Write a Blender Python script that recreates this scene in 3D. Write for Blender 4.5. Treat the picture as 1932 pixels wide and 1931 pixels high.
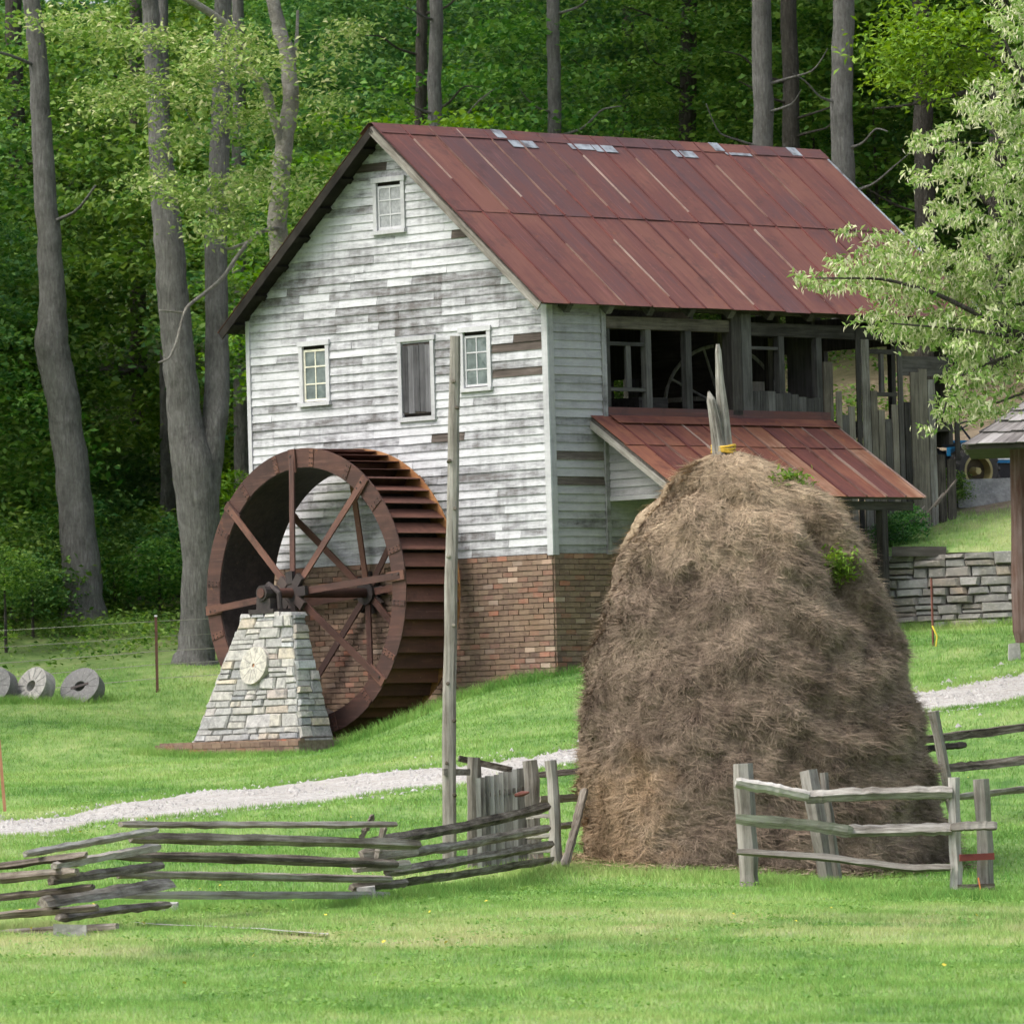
import bpy, math, random
import numpy as np
from mathutils import Vector, Matrix
random.seed(7); rng = np.random.default_rng(11)
for o in list(bpy.data.objects): bpy.data.objects.remove(o)
scn = bpy.context.scene
COL = scn.collection

# ------------------------------------------------------------------ camera
F, CX, CY = 14000.0, 966.0, 965.5          # focal length and centre in picture units (1932 wide)
EYE = np.array([0.0, 0.0, 1.6])
PITCH, ROLL = math.atan(534 / F), 0.028
fwd = np.array([0, math.cos(PITCH), math.sin(PITCH)])
_r0 = np.array([1.0, 0, 0]); _u0 = np.cross(_r0, fwd)
right = math.cos(ROLL) * _r0 - math.sin(ROLL) * _u0
up = np.cross(right, fwd)
cam = bpy.data.cameras.new('camera'); cam_o = bpy.data.objects.new('camera', cam); COL.objects.link(cam_o)
cam.sensor_width = 36; cam.lens = 36 * F / 1932; cam.clip_start = 1; cam.clip_end = 4000
m3 = Matrix((right, up, -fwd)).transposed()
cam_o.matrix_world = Matrix.Translation(Vector(EYE)) @ m3.to_4x4()
cam.dof.use_dof = True; cam.dof.focus_distance = 94.0; cam.dof.aperture_fstop = 11.0
scn.camera = cam_o
scn.render.resolution_x, scn.render.resolution_y = 1024, 1023
scn.render.engine = 'CYCLES'
scn.cycles.samples = 160; scn.cycles.use_denoising = True; scn.cycles.adaptive_threshold = .03; scn.cycles.max_bounces = 5; scn.cycles.diffuse_bounces = 2; scn.cycles.glossy_bounces = 2; scn.cycles.transmission_bounces = 2
scn.cycles.transparent_max_bounces = 4

# ------------------------------------------------------------------ light: bright overcast
SUN_EL, SUN_AZ = math.radians(56), math.radians(246)      # azimuth clockwise from +Y
w = bpy.data.worlds.new('World'); scn.world = w; w.use_nodes = True
wn = w.node_tree.nodes; wl = w.node_tree.links
bg = wn['Background']; sky = wn.new('ShaderNodeTexSky'); sky.sky_type = 'NISHITA'; sky.sun_disc = False
sky.sun_elevation = SUN_EL; sky.sun_rotation = SUN_AZ; sky.air_density = 1.0; sky.dust_density = 5.0; sky.ozone_density = 1.0
hs = wn.new('ShaderNodeHueSaturation'); hs.inputs['Saturation'].default_value = 0.62
wl.new(sky.outputs[0], hs.inputs['Color']); wl.new(hs.outputs[0], bg.inputs['Color']); bg.inputs['Strength'].default_value = 0.15
sun = bpy.data.lights.new('sun', 'SUN'); sun.energy = 0.95; sun.angle = math.radians(34); sun.color = (1.0, 0.955, 0.89)
sun_o = bpy.data.objects.new('sun', sun); COL.objects.link(sun_o)
sd = Vector((math.sin(SUN_AZ) * math.cos(SUN_EL), math.cos(SUN_AZ) * math.cos(SUN_EL), math.sin(SUN_EL)))
sun_o.rotation_euler = (-sd).to_track_quat('-Z', 'Y').to_euler()
sun_o.location = sd * 200
vs = scn.view_settings; vs.view_transform = 'Standard'; vs.look = 'None'; vs.gamma = 1.0; vs.exposure = 1.02
vs.use_curve_mapping = False

# ------------------------------------------------------------------ geometry helpers
def ray(x, y): return fwd + right * (x - CX) / F - up * (y - CY) / F
def at(x, y, Y):
    r = ray(x, y); return EYE + r * (Y / r[1])

def link(o, parent):
    COL.objects.link(o)
    if parent is not None: o.parent = parent
WORLD = {}                                  # world position of every parent (translations only)
def wpos(p): return WORLD.get(p.name, np.zeros(3)) if p else np.zeros(3)

def thing(name, label, cat, loc, group=None):
    o = bpy.data.objects.new(name, None); COL.objects.link(o)
    o.empty_display_size = 0.3
    o.location = Vector([float(c) for c in loc]); WORLD[o.name] = np.array(loc, float)
    o['label'] = label; o['category'] = cat
    if group: o['group'] = group
    return o
def tag(o, label=None, cat=None, group=None, kind=None):
    if label: o['label'] = label
    if cat: o['category'] = cat
    if group: o['group'] = group
    if kind: o['kind'] = kind
    return o

def np_mesh(name, v, f):
    """v (n,3), f (m,k) -> mesh, fast"""
    v = np.asarray(v, np.float32); f = np.asarray(f, np.int32); k = f.shape[1]
    me = bpy.data.meshes.new(name)
    me.vertices.add(len(v)); me.vertices.foreach_set('co', v.ravel())
    me.loops.add(f.size); me.loops.foreach_set('vertex_index', f.ravel())
    me.polygons.add(len(f)); me.polygons.foreach_set('loop_start', np.arange(0, f.size, k, dtype=np.int32))
    me.polygons.foreach_set('loop_total', np.full(len(f), k, np.int32))
    me.update(calc_edges=True)
    return me

def put(name, me, mat, parent=None, loc=(0, 0, 0), rotz=0.0, smooth=False):
    o = bpy.data.objects.new(name, me); link(o, parent)
    loc = np.array(loc, float)
    o.location = Vector([float(c) for c in (loc - wpos(parent))]); WORLD[o.name] = loc
    if rotz: o.rotation_euler = (0, 0, rotz)
    if mat and not me.materials: me.materials.append(mat)
    if smooth:
        me.polygons.foreach_set('use_smooth', np.ones(len(me.polygons), bool))
    return o

class MB:
    def __init__(s): s.v = []; s.f = []
    def add(s, v, f):
        b = len(s.v); s.v += [tuple(map(float, p)) for p in v]; s.f += [tuple(i + b for i in q) for q in f]
        return s
    def hexa(s, p):                         # 4 bottom, 4 top, same turn
        return s.add(p, [(3, 2, 1, 0), (4, 5, 6, 7), (0, 1, 5, 4), (1, 2, 6, 5), (2, 3, 7, 6), (3, 0, 4, 7)])
    def box(s, x0, x1, y0, y1, z0, z1):
        return s.hexa([(x0, y0, z0), (x1, y0, z0), (x1, y1, z0), (x0, y1, z0), (x0, y0, z1), (x1, y0, z1), (x1, y1, z1), (x0, y1, z1)])
    def beam(s, p0, p1, wx, wy, side=None):
        p0 = np.array(p0, float); p1 = np.array(p1, float); d = p1 - p0; d = d / np.linalg.norm(d)
        sd_ = np.array(side if side is not None else ((0, 0, 1) if abs(d[2]) < .9 else (1, 0, 0)), float)
        a = np.cross(d, sd_); a /= np.linalg.norm(a); b = np.cross(a, d)
        a = a * wx / 2; b = b * wy / 2
        return s.hexa([p0 - a - b, p0 + a - b, p0 + a + b, p0 - a + b, p1 - a - b, p1 + a - b, p1 + a + b, p1 - a + b])
    def tube(s, pts, rad, n=8, jit=0.0, prof=None, cap=True, seed=None):
        r_ = random.Random(seed if seed is not None else random.random())
        pts = [np.array(p, float) for p in pts]; b = len(s.v); m = len(pts)
        ph = r_.random() * 6.28
        if prof is None: prof = [1 + r_.uniform(-jit, jit) for _ in range(n)]
        last = None
        for i, p in enumerate(pts):
            d = pts[min(i + 1, m - 1)] - pts[max(i - 1, 0)]; d = d / (np.linalg.norm(d) + 1e-9)
            ref = np.array([0, 0, 1.0]) if abs(d[2]) < .9 else np.array([0, 1.0, 0])
            a = np.cross(d, ref); a /= np.linalg.norm(a)
            if last is not None and a @ last < 0: a = -a
            last = a; c = np.cross(a, d)
            for k in range(n):
                t = ph + 2 * math.pi * k / n; q = prof[k] * rad[i] * (1 + r_.uniform(-jit, jit) * .5)
                s.v.append(tuple(p + a * q * math.cos(t) + c * q * math.sin(t)))
        for i in range(m - 1):
            for k in range(n):
                k2 = (k + 1) % n
                s.f.append((b + i * n + k, b + i * n + k2, b + (i + 1) * n + k2, b + (i + 1) * n + k))
        if cap:
            s.f.append(tuple(b + k for k in reversed(range(n)))); s.f.append(tuple(b + (m - 1) * n + k for k in range(n)))
        return s
    def build(s, name, mat, parent=None, axis=None, smooth=False, origin=None):
        v = np.array(s.v); c = (v.min(0) + v.max(0)) / 2 if origin is None else np.array(origin, float)
        v = v - c
        me = bpy.data.meshes.new(name); me.from_pydata([tuple(p) for p in v], [], s.f)
        if axis is not None:
            ax = np.array(axis, float); ax /= np.linalg.norm(ax)
            r = np.array([0, 0, 1.0]) if abs(ax[2]) < .9 else np.array([1.0, 0, 0])
            e1 = np.cross(ax, r); e1 /= np.linalg.norm(e1); e2 = np.cross(e1, ax)
            lc = np.stack([v @ e1, v @ e2, v @ ax], 1) + rng.uniform(-30, 30, 3)
            at_ = me.attributes.new('lc', 'FLOAT_VECTOR', 'POINT'); at_.data.foreach_set('vector', lc.astype(np.float32).ravel())
        o = put(name, me, mat, parent, c, smooth=smooth)
        return o

# ------------------------------------------------------------------ materials
class Mat:
    def __init__(s, name, rough=.85, spec=.25):
        s.m = bpy.data.materials.new(name); s.m.use_nodes = True; s.t = s.m.node_tree
        s.b = s.t.nodes['Principled BSDF']; s.b.inputs['Roughness'].default_value = rough
        s.b.inputs['Specular IOR Level'].default_value = spec
    def n(s, ty, **k):
        x = s.t.nodes.new(ty)
        for a, v in k.items(): setattr(x, a, v)
        return x
    def set(s, sock, v):
        if isinstance(v, bpy.types.NodeSocket): s.t.links.new(v, sock)
        elif isinstance(v, (tuple, list)): sock.default_value = (*v, 1.0) if len(v) == 3 and len(sock.default_value) == 4 else v
        else: sock.default_value = v
    def pos(s): return s.n('ShaderNodeNewGeometry').outputs['Position']
    def lc(s): return s.n('ShaderNodeAttribute', attribute_name='lc').outputs['Vector']
    def scale(s, v, sc, loc=(0, 0, 0)):
        x = s.n('ShaderNodeMapping'); s.set(x.inputs['Vector'], v); x.inputs['Scale'].default_value = sc; x.inputs['Location'].default_value = loc
        return x.outputs[0]
    def noise(s, v, sc, det=4, ro=.6, dist=0):
        x = s.n('ShaderNodeTexNoise'); s.set(x.inputs['Vector'], v); x.inputs['Scale'].default_value = sc
        x.inputs['Detail'].default_value = det; x.inputs['Roughness'].default_value = ro; x.inputs['Distortion'].default_value = dist
        return x.outputs['Fac']
    def ramp(s, f, stops, inter='LINEAR'):
        x = s.n('ShaderNodeValToRGB'); s.set(x.inputs[0], f); r = x.color_ramp; r.interpolation = inter
        while len(r.elements) < len(stops): r.elements.new(.5)
        for e, (p, c) in zip(r.elements, stops):
            e.position = p; e.color = (*c, 1) if isinstance(c, (tuple, list)) else (c, c, c, 1)
        return x.outputs[0]
    def mix(s, f, a, b, mode='MIX'):
        x = s.n('ShaderNodeMix', data_type='RGBA', blend_type=mode)
        s.set(x.inputs[0], f); s.set(x.inputs[6], a); s.set(x.inputs[7], b); return x.outputs[2]
    def math(s, op, a, b=0.0, c=0.0):
        x = s.n('ShaderNodeMath', operation=op); s.set(x.inputs[0], a); s.set(x.inputs[1], b); s.set(x.inputs[2], c); return x.outputs[0]
    def rnd(s, k=1.0):
        o = s.n('ShaderNodeObjectInfo').outputs['Random']; g = s.n('ShaderNodeNewGeometry').outputs['Random Per Island']
        return s.math('FRACT', s.math('MULTIPLY', s.math('ADD', o, g), k))
    def orand(s, k=1.0): return s.math('FRACT', s.math('MULTIPLY', s.n('ShaderNodeObjectInfo').outputs['Random'], k))
    def xyz(s, v):
        x = s.n('ShaderNodeSeparateXYZ'); s.set(x.inputs[0], v); return x.outputs
    def hsv(s, c, h=.5, sa=1., v=1.):
        x = s.n('ShaderNodeHueSaturation'); s.set(x.inputs['Color'], c); s.set(x.inputs['Hue'], h); s.set(x.inputs['Saturation'], sa); s.set(x.inputs['Value'], v); return x.outputs[0]
    def col(s, c): s.set(s.b.inputs['Base Color'], c); return s
    def bump(s, h, st=.4, d=.02):
        x = s.n('ShaderNodeBump'); s.set(x.inputs['Height'], h); x.inputs['Strength'].default_value = st; x.inputs['Distance'].default_value = d
        s.t.links.new(x.outputs[0], s.b.inputs['Normal']); return s

def wood(name, stops, grain=(22, 22, 1.6), big=.8, rough=.9, bump=.5, var=.35):
    k = Mat(name, rough, .2); l = k.lc()
    g = k.noise(k.scale(l, grain), 1.0, 6, .7, .3); b = k.noise(k.pos(), big * 2.5, 4)
    f = k.math('ADD', k.math('MULTIPLY', g, .65), k.math('MULTIPLY', b, .35))
    f = k.math('ADD', f, k.math('MULTIPLY', k.math('SUBTRACT', k.orand(3.7), .5), var * .5))
    c = k.ramp(f, stops)
    k.col(c).bump(g, bump, .015); return k.m

def painted(name, paint, grey, dark, lo, hi, var):
    """flaking white paint on clapboards"""
    k = Mat(name, .75, .25); l = k.lc(); p = k.pos()
    g = k.noise(k.scale(l, (9, 9, 1.1)), 1.2, 7, .75, .2)
    fl = k.noise(k.scale(p, (1, 1, 2.6)), 3.4, 6, .75)
    zone = k.noise(k.scale(p, (.3, .3, 1.4)), 1.3, 2)
    f = k.math('ADD', k.math('MULTIPLY', g, .45), k.math('MULTIPLY', fl, .4))
    f = k.math('ADD', f, k.math('MULTIPLY', zone, .34)); run = k.noise(k.scale(p, (5, 5, .5)), 1.6, 3, .6); f = k.math('ADD', f, k.math('MULTIPLY', k.math('SUBTRACT', run, .5), .16))
    r = k.orand(9.1)
    f = k.math('ADD', f, k.math('MULTIPLY', k.math('SUBTRACT', r, .5), var))
    c = k.ramp(f, [(lo, paint), (lo + (hi - lo) * .35, [x * .86 for x in paint]), (lo + (hi - lo) * .7, grey), (hi, dark)])
    fine = k.noise(k.scale(l, (40, 40, 5)), 2.0, 4, .8)
    c = k.mix(k.math('MULTIPLY', k.ramp(fine, [(.48, 0.0), (.7, 1.0)]), .50), c, grey)
    k.col(c).bump(g, .35, .008); return k.m

def rusty(name, base, light, darkc, streak=(1, 1, 1), orange=(.30, .10, .025), amt=.5, rough=.7):
    k = Mat(name, rough, .3); p = k.pos(); l = k.lc()
    a = k.noise(p, .9, 5, .6); b = k.noise(k.scale(l, (6, 6, .5)), 1.4, 5, .7); c2 = k.noise(p, 14, 3, .7)
    f = k.math('ADD', k.math('MULTIPLY', a, .5), k.math('MULTIPLY', b, .5))
    f = k.math('ADD', f, k.math('MULTIPLY', k.math('SUBTRACT', k.orand(5.3), .5), .26))
    c = k.ramp(f, [(.34, darkc), (.5, base), (.64, light)])
    st = k.noise(k.scale(l, (14, 14, .7)), 1.2, 4, .7); c = k.mix(k.ramp(st, [(.56, 0.0), (.72, .55)]), c, [x * 1.75 + .015 for x in base]); c = k.mix(k.ramp(k.noise(p, 2.1, 4, .7), [(.30, .6), (.46, 0.0)]), c, [x * .62 for x in darkc])
    c = k.mix(k.ramp(k.noise(p, 3.3, 6, .75), [(.62, 0.0), (.74, amt)]), c, orange)
    c = k.mix(k.ramp(c2, [(.70, 0.0), (.78, .5)]), c, (.42, .30, .25))
    k.col(c).bump(k.noise(p, 30, 3), .12, .01); return k.m

GREYW = [(.28, (.055, .048, .04)), (.45, (.17, .155, .135)), (.6, (.30, .285, .26)), (.75, (.43, .42, .40))]
m_board = painted('white_flaking_paint', (.56, .568, .59), (.255, .257, .27), (.105, .097, .094), .438, .745, .17)
m_side = painted('weathered_shaded_paint', (.385, .375, .385), (.228, .222, .226), (.08, .075, .073), .40, .80, .24)  # side wall paint: more wear, plus that wall's dimmer light darkened into the colour
m_dark = wood('dark_bare_board', [(.3, (.035, .028, .024)), (.55, (.10, .082, .072)), (.75, (.22, .19, .17))])
m_grey = wood('grey_weathered_wood', GREYW)
m_rail = wood('split_rail_wood', [(.31, (.026, .021, .016)), (.43, (.115, .096, .076)), (.54, (.24, .212, .178)), (.69, (.45, .42, .375))], grain=(34, 34, 1.6), bump=1.0, var=.5)
m_pale = wood('pale_peeled_wood', [(.30, (.07, .06, .048)), (.43, (.22, .205, .18)), (.56, (.40, .385, .35)), (.75, (.58, .565, .53))], grain=(30, 30, 2.2), bump=1.0)
m_post = wood('grey_post_wood', [(.30, (.06, .052, .042)), (.45, (.175, .160, .138)), (.60, (.30, .285, .255)), (.78, (.43, .415, .385))], bump=1.0)
m_picket = wood('grey_picket_wood', [(.27, (.09, .085, .075)), (.45, (.22, .215, .195)), (.62, (.36, .36, .335)), (.8, (.46, .46, .44))], var=.6)
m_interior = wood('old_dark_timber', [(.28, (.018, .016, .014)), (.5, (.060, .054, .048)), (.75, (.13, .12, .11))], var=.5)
m_plank = wood('rough_barn_plank', [(.26, (.03, .025, .02)), (.45, (.11, .095, .075)), (.62, (.20, .175, .14)), (.8, (.30, .28, .24))], var=.9)
m_trim = painted('trim_paint', (.52, .525, .54), (.33, .33, .345), (.15, .14, .135), .50, .90, .2)
m_shingle = wood('cedar_shingle', [(.27, (.10, .092, .088)), (.5, (.22, .205, .20)), (.75, (.36, .345, .34))], var=.7)
m_logpost = wood('brown_log', [(.3, (.03, .015, .012)), (.5, (.085, .045, .034)), (.75, (.17, .13, .12))], grain=(18, 18, 1.2))
m_roof = rusty('rusted_sheet', (.120, .046, .038), (.158, .066, .048), (.088, .045, .046), amt=.42)
m_roof2 = rusty('porch_rusted_sheet', (.125, .042, .030), (.21, .082, .046), (.088, .031, .027), amt=.7)
m_roof3 = rusty('orange_streaked_sheet', (.20, .085, .045), (.34, .21, .14), (.15, .05, .03), amt=.6)
m_seam = rusty('galvanised_seam', (.19, .115, .09), (.32, .25, .21), (.10, .045, .038), amt=.6, rough=.6)
m_seamr = rusty('rusted_seam', (.095, .030, .027), (.14, .045, .038), (.075, .026, .025), amt=.1)
m_wheel = rusty('wheel_iron', (.092, .044, .034), (.14, .068, .048), (.052, .028, .024), orange=(.26, .11, .045), amt=.55)
m_bucket = rusty('bucket_iron', (.100, .042, .030), (.15, .066, .046), (.062, .028, .022), orange=(.30, .16, .09), amt=.5)
m_wheelor = rusty('bright_rust_iron', (.24, .105, .04), (.34, .17, .07), (.12, .048, .025), orange=(.42, .20, .07), amt=.8)
m_hub = rusty('black_iron', (.045, .036, .034), (.075, .055, .05), (.025, .022, .022), amt=.15)
def galv():
    k = Mat('galvanised_patch', .45, .4); k.b.inputs['Metallic'].default_value = .25
    k.col(k.ramp(k.noise(k.pos(), 5, 4), [(.35, (.13, .12, .125)), (.55, (.32, .35, .38)), (.7, (.40, .43, .46))])); return k.m
m_galv = galv()

def brickm():
    k = Mat('old_brick', .9, .2); p = k.pos(); r = k.rnd(5.77)
    c = k.ramp(r, [(0, (.105, .070, .057)), (.2, (.145, .096, .075)), (.42, (.18, .120, .088)), (.62, (.20, .143, .104)), (.78, (.155, .105, .083)), (.88, (.235, .105, .075)), (.92, (.14, .095, .085)), (.965, (.42, .33, .26)), (1, (.30, .11, .07))])
    n = k.noise(p, 9, 5, .7); n2 = k.noise(p, 1.1, 3)
    c = k.mix(k.ramp(n, [(.42, 0.0), (.72, .55)]), c, (.30, .215, .155))
    c = k.mix(k.ramp(n2, [(.45, 0.0), (.7, .35)]), c, (.235, .16, .095))
    k.col(c).bump(k.noise(p, 45, 4), .5, .01); return k.m
m_brick = brickm()
def mortarm():
    k = Mat('lime_mortar', .95, .1); p = k.pos(); n = k.noise(p, 12, 4)
    k.col(k.ramp(n, [(.3, (.13, .10, .078)), (.7, (.27, .215, .17))])).bump(n, .4, .01); return k.m
m_mortar = mortarm()
def stonem(name, stops, sc=7, mossy=0.0):
    k = Mat(name, .9, .2); p = k.pos(); r = k.rnd(7.31)
    n = k.noise(p, sc, 6, .7); n2 = k.noise(p, sc * 4, 4, .7)
    c = k.ramp(r, stops)
    c = k.mix(k.ramp(n, [(.34, .7), (.58, 0.0)]), c, (.15, .15, .148))
    c = k.mix(k.ramp(n2, [(.55, 0.0), (.8, .45)]), c, (.62, .61, .57))
    if mossy: c = k.mix(k.ramp(k.noise(p, 2.2, 4), [(.55, 0.0), (.7, mossy)]), c, (.09, .085, .05))
    k.col(c).bump(k.math('ADD', n, k.math('MULTIPLY', n2, .4)), .6, .02); return k.m
m_stone = stonem('pale_limestone', [(0, (.42, .405, .37)), (.2, (.31, .315, .32)), (.38, (.50, .48, .435)), (.52, (.25, .258, .27)), (.68, (.46, .45, .425)), (.8, (.52, .46, .36)), (.88, (.37, .31, .27)), (.94, (.52, .53, .545)), (1, (.33, .325, .31))])
m_stonew = stonem('grey_fieldstone', [(0, (.19, .184, .172)), (.25, (.265, .26, .247)), (.5, (.225, .203, .175)), (.68, (.31, .304, .292)), (.8, (.26, .205, .15)), (1, (.225, .23, .237))], 4, .45)
m_millst = stonem('pale_millstone', [(0, (.56, .53, .46)), (1, (.60, .57, .50))], 9)
m_millmid = stonem('worn_millstone', [(0, (.40, .385, .35)), (1, (.44, .42, .385))], 9)
m_millgrey = stonem('grey_millstone', [(0, (.20, .196, .19)), (1, (.24, .236, .226))], 8)
m_footst = stonem('footing_stone', [(0, (.36, .352, .336)), (1, (.46, .45, .435))], 5)
def rubblecore():
    k = Mat('pier_mortar', .95, .1); n = k.noise(k.pos(), 10, 4); k.col(k.ramp(n, [(.3, (.17, .165, .155)), (.7, (.33, .32, .30))])); return k.m
m_core = rubblecore()
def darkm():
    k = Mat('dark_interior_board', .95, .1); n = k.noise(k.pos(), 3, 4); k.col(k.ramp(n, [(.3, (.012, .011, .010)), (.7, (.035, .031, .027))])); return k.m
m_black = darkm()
m_shut = wood('grey_shutter_plank', [(.27, (.03, .03, .032)), (.5, (.085, .085, .09)), (.75, (.17, .17, .18))], var=.5)
def glass():
    k = Mat('old_window_glass', .07, .8); n = k.noise(k.pos(), 5, 2)
    k.col(k.ramp(n, [(.3, (.06, .085, .085)), (.7, (.15, .19, .185))])).bump(k.noise(k.pos(), 3, 2), .12, .05); return k.m
m_glass = glass()
def flat(name, c, rough=.6, var=.2, sc=6):
    k = Mat(name, rough, .3); n = k.noise(k.pos(), sc, 4); k.col(k.ramp(n, [(.3, [x * (1 - var) for x in c]), (.7, [min(1, x * (1 + var)) for x in c])])); return k.m
m_yellowrope = flat('yellow_rope', (.62, .40, .05)); m_orange = flat('orange_stake', (.36, .18, .095)); m_redbar = flat('red_bar', (.19, .045, .038), var=.35)
m_redstake = flat('rusty_red_stake', (.16, .058, .045)); m_twine = flat('orange_twine', (.75, .25, .08)); m_cream = flat('cream_sash', (.68, .66, .54))
m_tyre = flat('dusty_tyre', (.055, .052, .048), .9); m_blue = flat('blue_paint', (.02, .17, .36), .4); m_white = flat('white_stripe', (.75, .77, .78), .5)
m_dish = flat('shaded_brown_dish', (.075, .058, .035)); m_rim = flat('yellow_rim', (.34, .29, .13), .6); m_blackm = flat('black_engine', (.02, .02, .022), .6); m_wire = flat('wire', (.32, .30, .26), .5); m_tpost = flat('steel_post_rust', (.12, .055, .04))  # the dish brown has the shade inside the wheel rim painted in
m_ytie = flat('yellow_tape', (.62, .50, .05)); m_curtain = flat('grey_curtain', (.27, .28, .29), var=.3, sc=14)

def bark(name, stops, sc=(5, 5, .9)):
    k = Mat(name, .95, .15); p = k.pos(); g = k.noise(k.scale(p, sc), 4.2, 5, .8, .4); b = k.noise(p, 2.2, 4, .7)
    f = k.math('ADD', k.math('MULTIPLY', g, .7), k.math('MULTIPLY', b, .3))
    c = k.ramp(f, stops)
    c = k.mix(k.ramp(k.noise(p, 5.5, 4, .7), [(.6, 0.0), (.75, .45)]), c, (.25, .25, .24))
    c = k.mix(k.ramp(k.noise(p, 1.3, 5, .75), [(.38, .4), (.5, 0.0)]), c, (.06, .06, .054))
    k.col(c).bump(g, 1.0, .12); return k.m
m_bark = bark('grey_bark', [(.3, (.08, .076, .07)), (.5, (.20, .194, .184)), (.68, (.33, .325, .312))])
m_barkd = bark('dark_bark', [(.3, (.028, .025, .021)), (.5, (.085, .076, .066)), (.7, (.17, .16, .14))])
m_limb = bark('pale_dead_limb', [(.3, (.20, .18, .15)), (.5, (.36, .34, .30)), (.7, (.48, .46, .42))], (3, 3, 3))

def leafm(name, stops, trans=.35, hue=.02):
    k = Mat(name, .65, .3); r = k.rnd(3.3); p = k.pos()
    c = k.ramp(r, stops)
    c = k.hsv(c, k.math('ADD', .5, k.math('MULTIPLY', k.math('SUBTRACT', k.orand(2.9), .5), hue)), 1.0, k.math('ADD', .8, k.math('MULTIPLY', k.orand(6.1), .4)))
    k.col(c); t = k.n('ShaderNodeBsdfTranslucent'); k.set(t.inputs[0], k.hsv(c, .49, 1.1, 1.35)); mx = k.n('ShaderNodeMixShader'); mx.inputs[0].default_value = trans
    k.t.links.new(k.b.outputs[0], mx.inputs[1]); k.t.links.new(t.outputs[0], mx.inputs[2]); k.t.links.new(mx.outputs[0], k.t.nodes['Material Output'].inputs[0])
    return k.m
m_leaf = leafm('wood_leaf', [(.1, (.040, .122, .020)), (.5, (.095, .210, .032)), (.9, (.19, .31, .065))], hue=.03)
m_leafd = leafm('dark_leaf', [(.1, (.035, .12, .034)), (.5, (.080, .20, .050)), (.9, (.15, .28, .07))], hue=.03)
m_leafl = leafm('lime_leaf', [(.15, (.085, .19, .015)), (.5, (.135, .26, .022)), (.85, (.20, .33, .04))], hue=.02)
m_leafp = leafm('pale_leaf', [(.05, (.15, .28, .055)), (.4, (.28, .42, .11)), (.7, (.43, .52, .21)), (.95, (.60, .61, .40))], trans=.3)
m_leafq = leafm('pale_oak_leaf', [(.1, (.12, .22, .045)), (.45, (.20, .31, .075)), (.75, (.30, .38, .13)), (.95, (.45, .47, .25))], trans=.3)
m_weed = leafm('weed_leaf', [(.1, (.12, .22, .03)), (.9, (.27, .38, .06))])

def lawncol(k, p, blade=False):
    s2 = k.scale(p, (1, .62, 1)); X, Y, Z = k.xyz(p)
    n1 = k.noise(s2, .30, 1); n2 = k.noise(s2, 2.6, 3, .75); n3 = k.noise(p, 9, 1, .7)
    f = k.math('ADD', k.math('MULTIPLY', n1, .52), k.math('ADD', k.math('MULTIPLY', n2, .50), k.math('MULTIPLY', n3, .12)))
    c = k.ramp(f, [(.38, (.070, .175, .034)), (.49, (.142, .275, .058)), (.60, (.232, .37, .094)), (.74, (.37, .44, .165))])
    # dry thin strip of turf across the foreground
    dy = k.math('MULTIPLY', k.math('SUBTRACT', Y, 66.5), .16); band = k.math('SUBTRACT', 1.0, k.math('MULTIPLY', dy, dy))
    band = k.math('MULTIPLY', k.math('MAXIMUM', band, 0.0), k.ramp(k.noise(s2, .8, 3, .7), [(.40, 0.0), (.66, .75)]))
    c = k.mix(band, c, (.50, .46, .25))
    return c
def lawn():
    k = Mat('turf', .95, .1); p = k.pos(); X, Y, Z = k.xyz(p)
    c = k.hsv(lawncol(k, p), .5, .92, .80)
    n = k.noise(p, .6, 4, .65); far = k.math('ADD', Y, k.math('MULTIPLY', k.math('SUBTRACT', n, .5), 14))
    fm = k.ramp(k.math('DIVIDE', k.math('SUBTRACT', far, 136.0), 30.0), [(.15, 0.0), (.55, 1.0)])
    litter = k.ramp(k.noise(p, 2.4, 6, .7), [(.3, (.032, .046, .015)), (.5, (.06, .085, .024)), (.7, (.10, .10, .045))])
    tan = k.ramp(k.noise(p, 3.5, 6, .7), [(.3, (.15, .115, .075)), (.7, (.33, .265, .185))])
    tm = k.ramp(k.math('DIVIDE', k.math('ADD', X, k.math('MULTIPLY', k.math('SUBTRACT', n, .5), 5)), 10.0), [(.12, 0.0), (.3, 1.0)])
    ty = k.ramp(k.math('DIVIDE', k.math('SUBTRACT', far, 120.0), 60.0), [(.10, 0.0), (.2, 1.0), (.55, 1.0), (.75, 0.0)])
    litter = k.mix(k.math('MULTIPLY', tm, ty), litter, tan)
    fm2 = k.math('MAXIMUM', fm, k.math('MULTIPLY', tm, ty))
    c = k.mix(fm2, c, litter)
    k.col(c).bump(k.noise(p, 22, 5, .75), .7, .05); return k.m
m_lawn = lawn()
def blade():
    k = Mat('grass_blade', .8, .15); p = k.pos()
    c = lawncol(k, p); r = k.n('ShaderNodeNewGeometry').outputs['Random Per Island']
    c = k.hsv(c, k.math('ADD', .485, k.math('MULTIPLY', r, .03)), 1.0, k.math('ADD', .90, k.math('MULTIPLY', r, .5)))
    k.col(c); t = k.n('ShaderNodeBsdfTranslucent'); k.set(t.inputs[0], c); mx = k.n('ShaderNodeMixShader'); mx.inputs[0].default_value = .3
    k.t.links.new(k.b.outputs[0], mx.inputs[1]); k.t.links.new(t.outputs[0], mx.inputs[2]); k.t.links.new(mx.outputs[0], k.t.nodes['Material Output'].inputs[0])
    return k.m
m_blade = blade()
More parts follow.
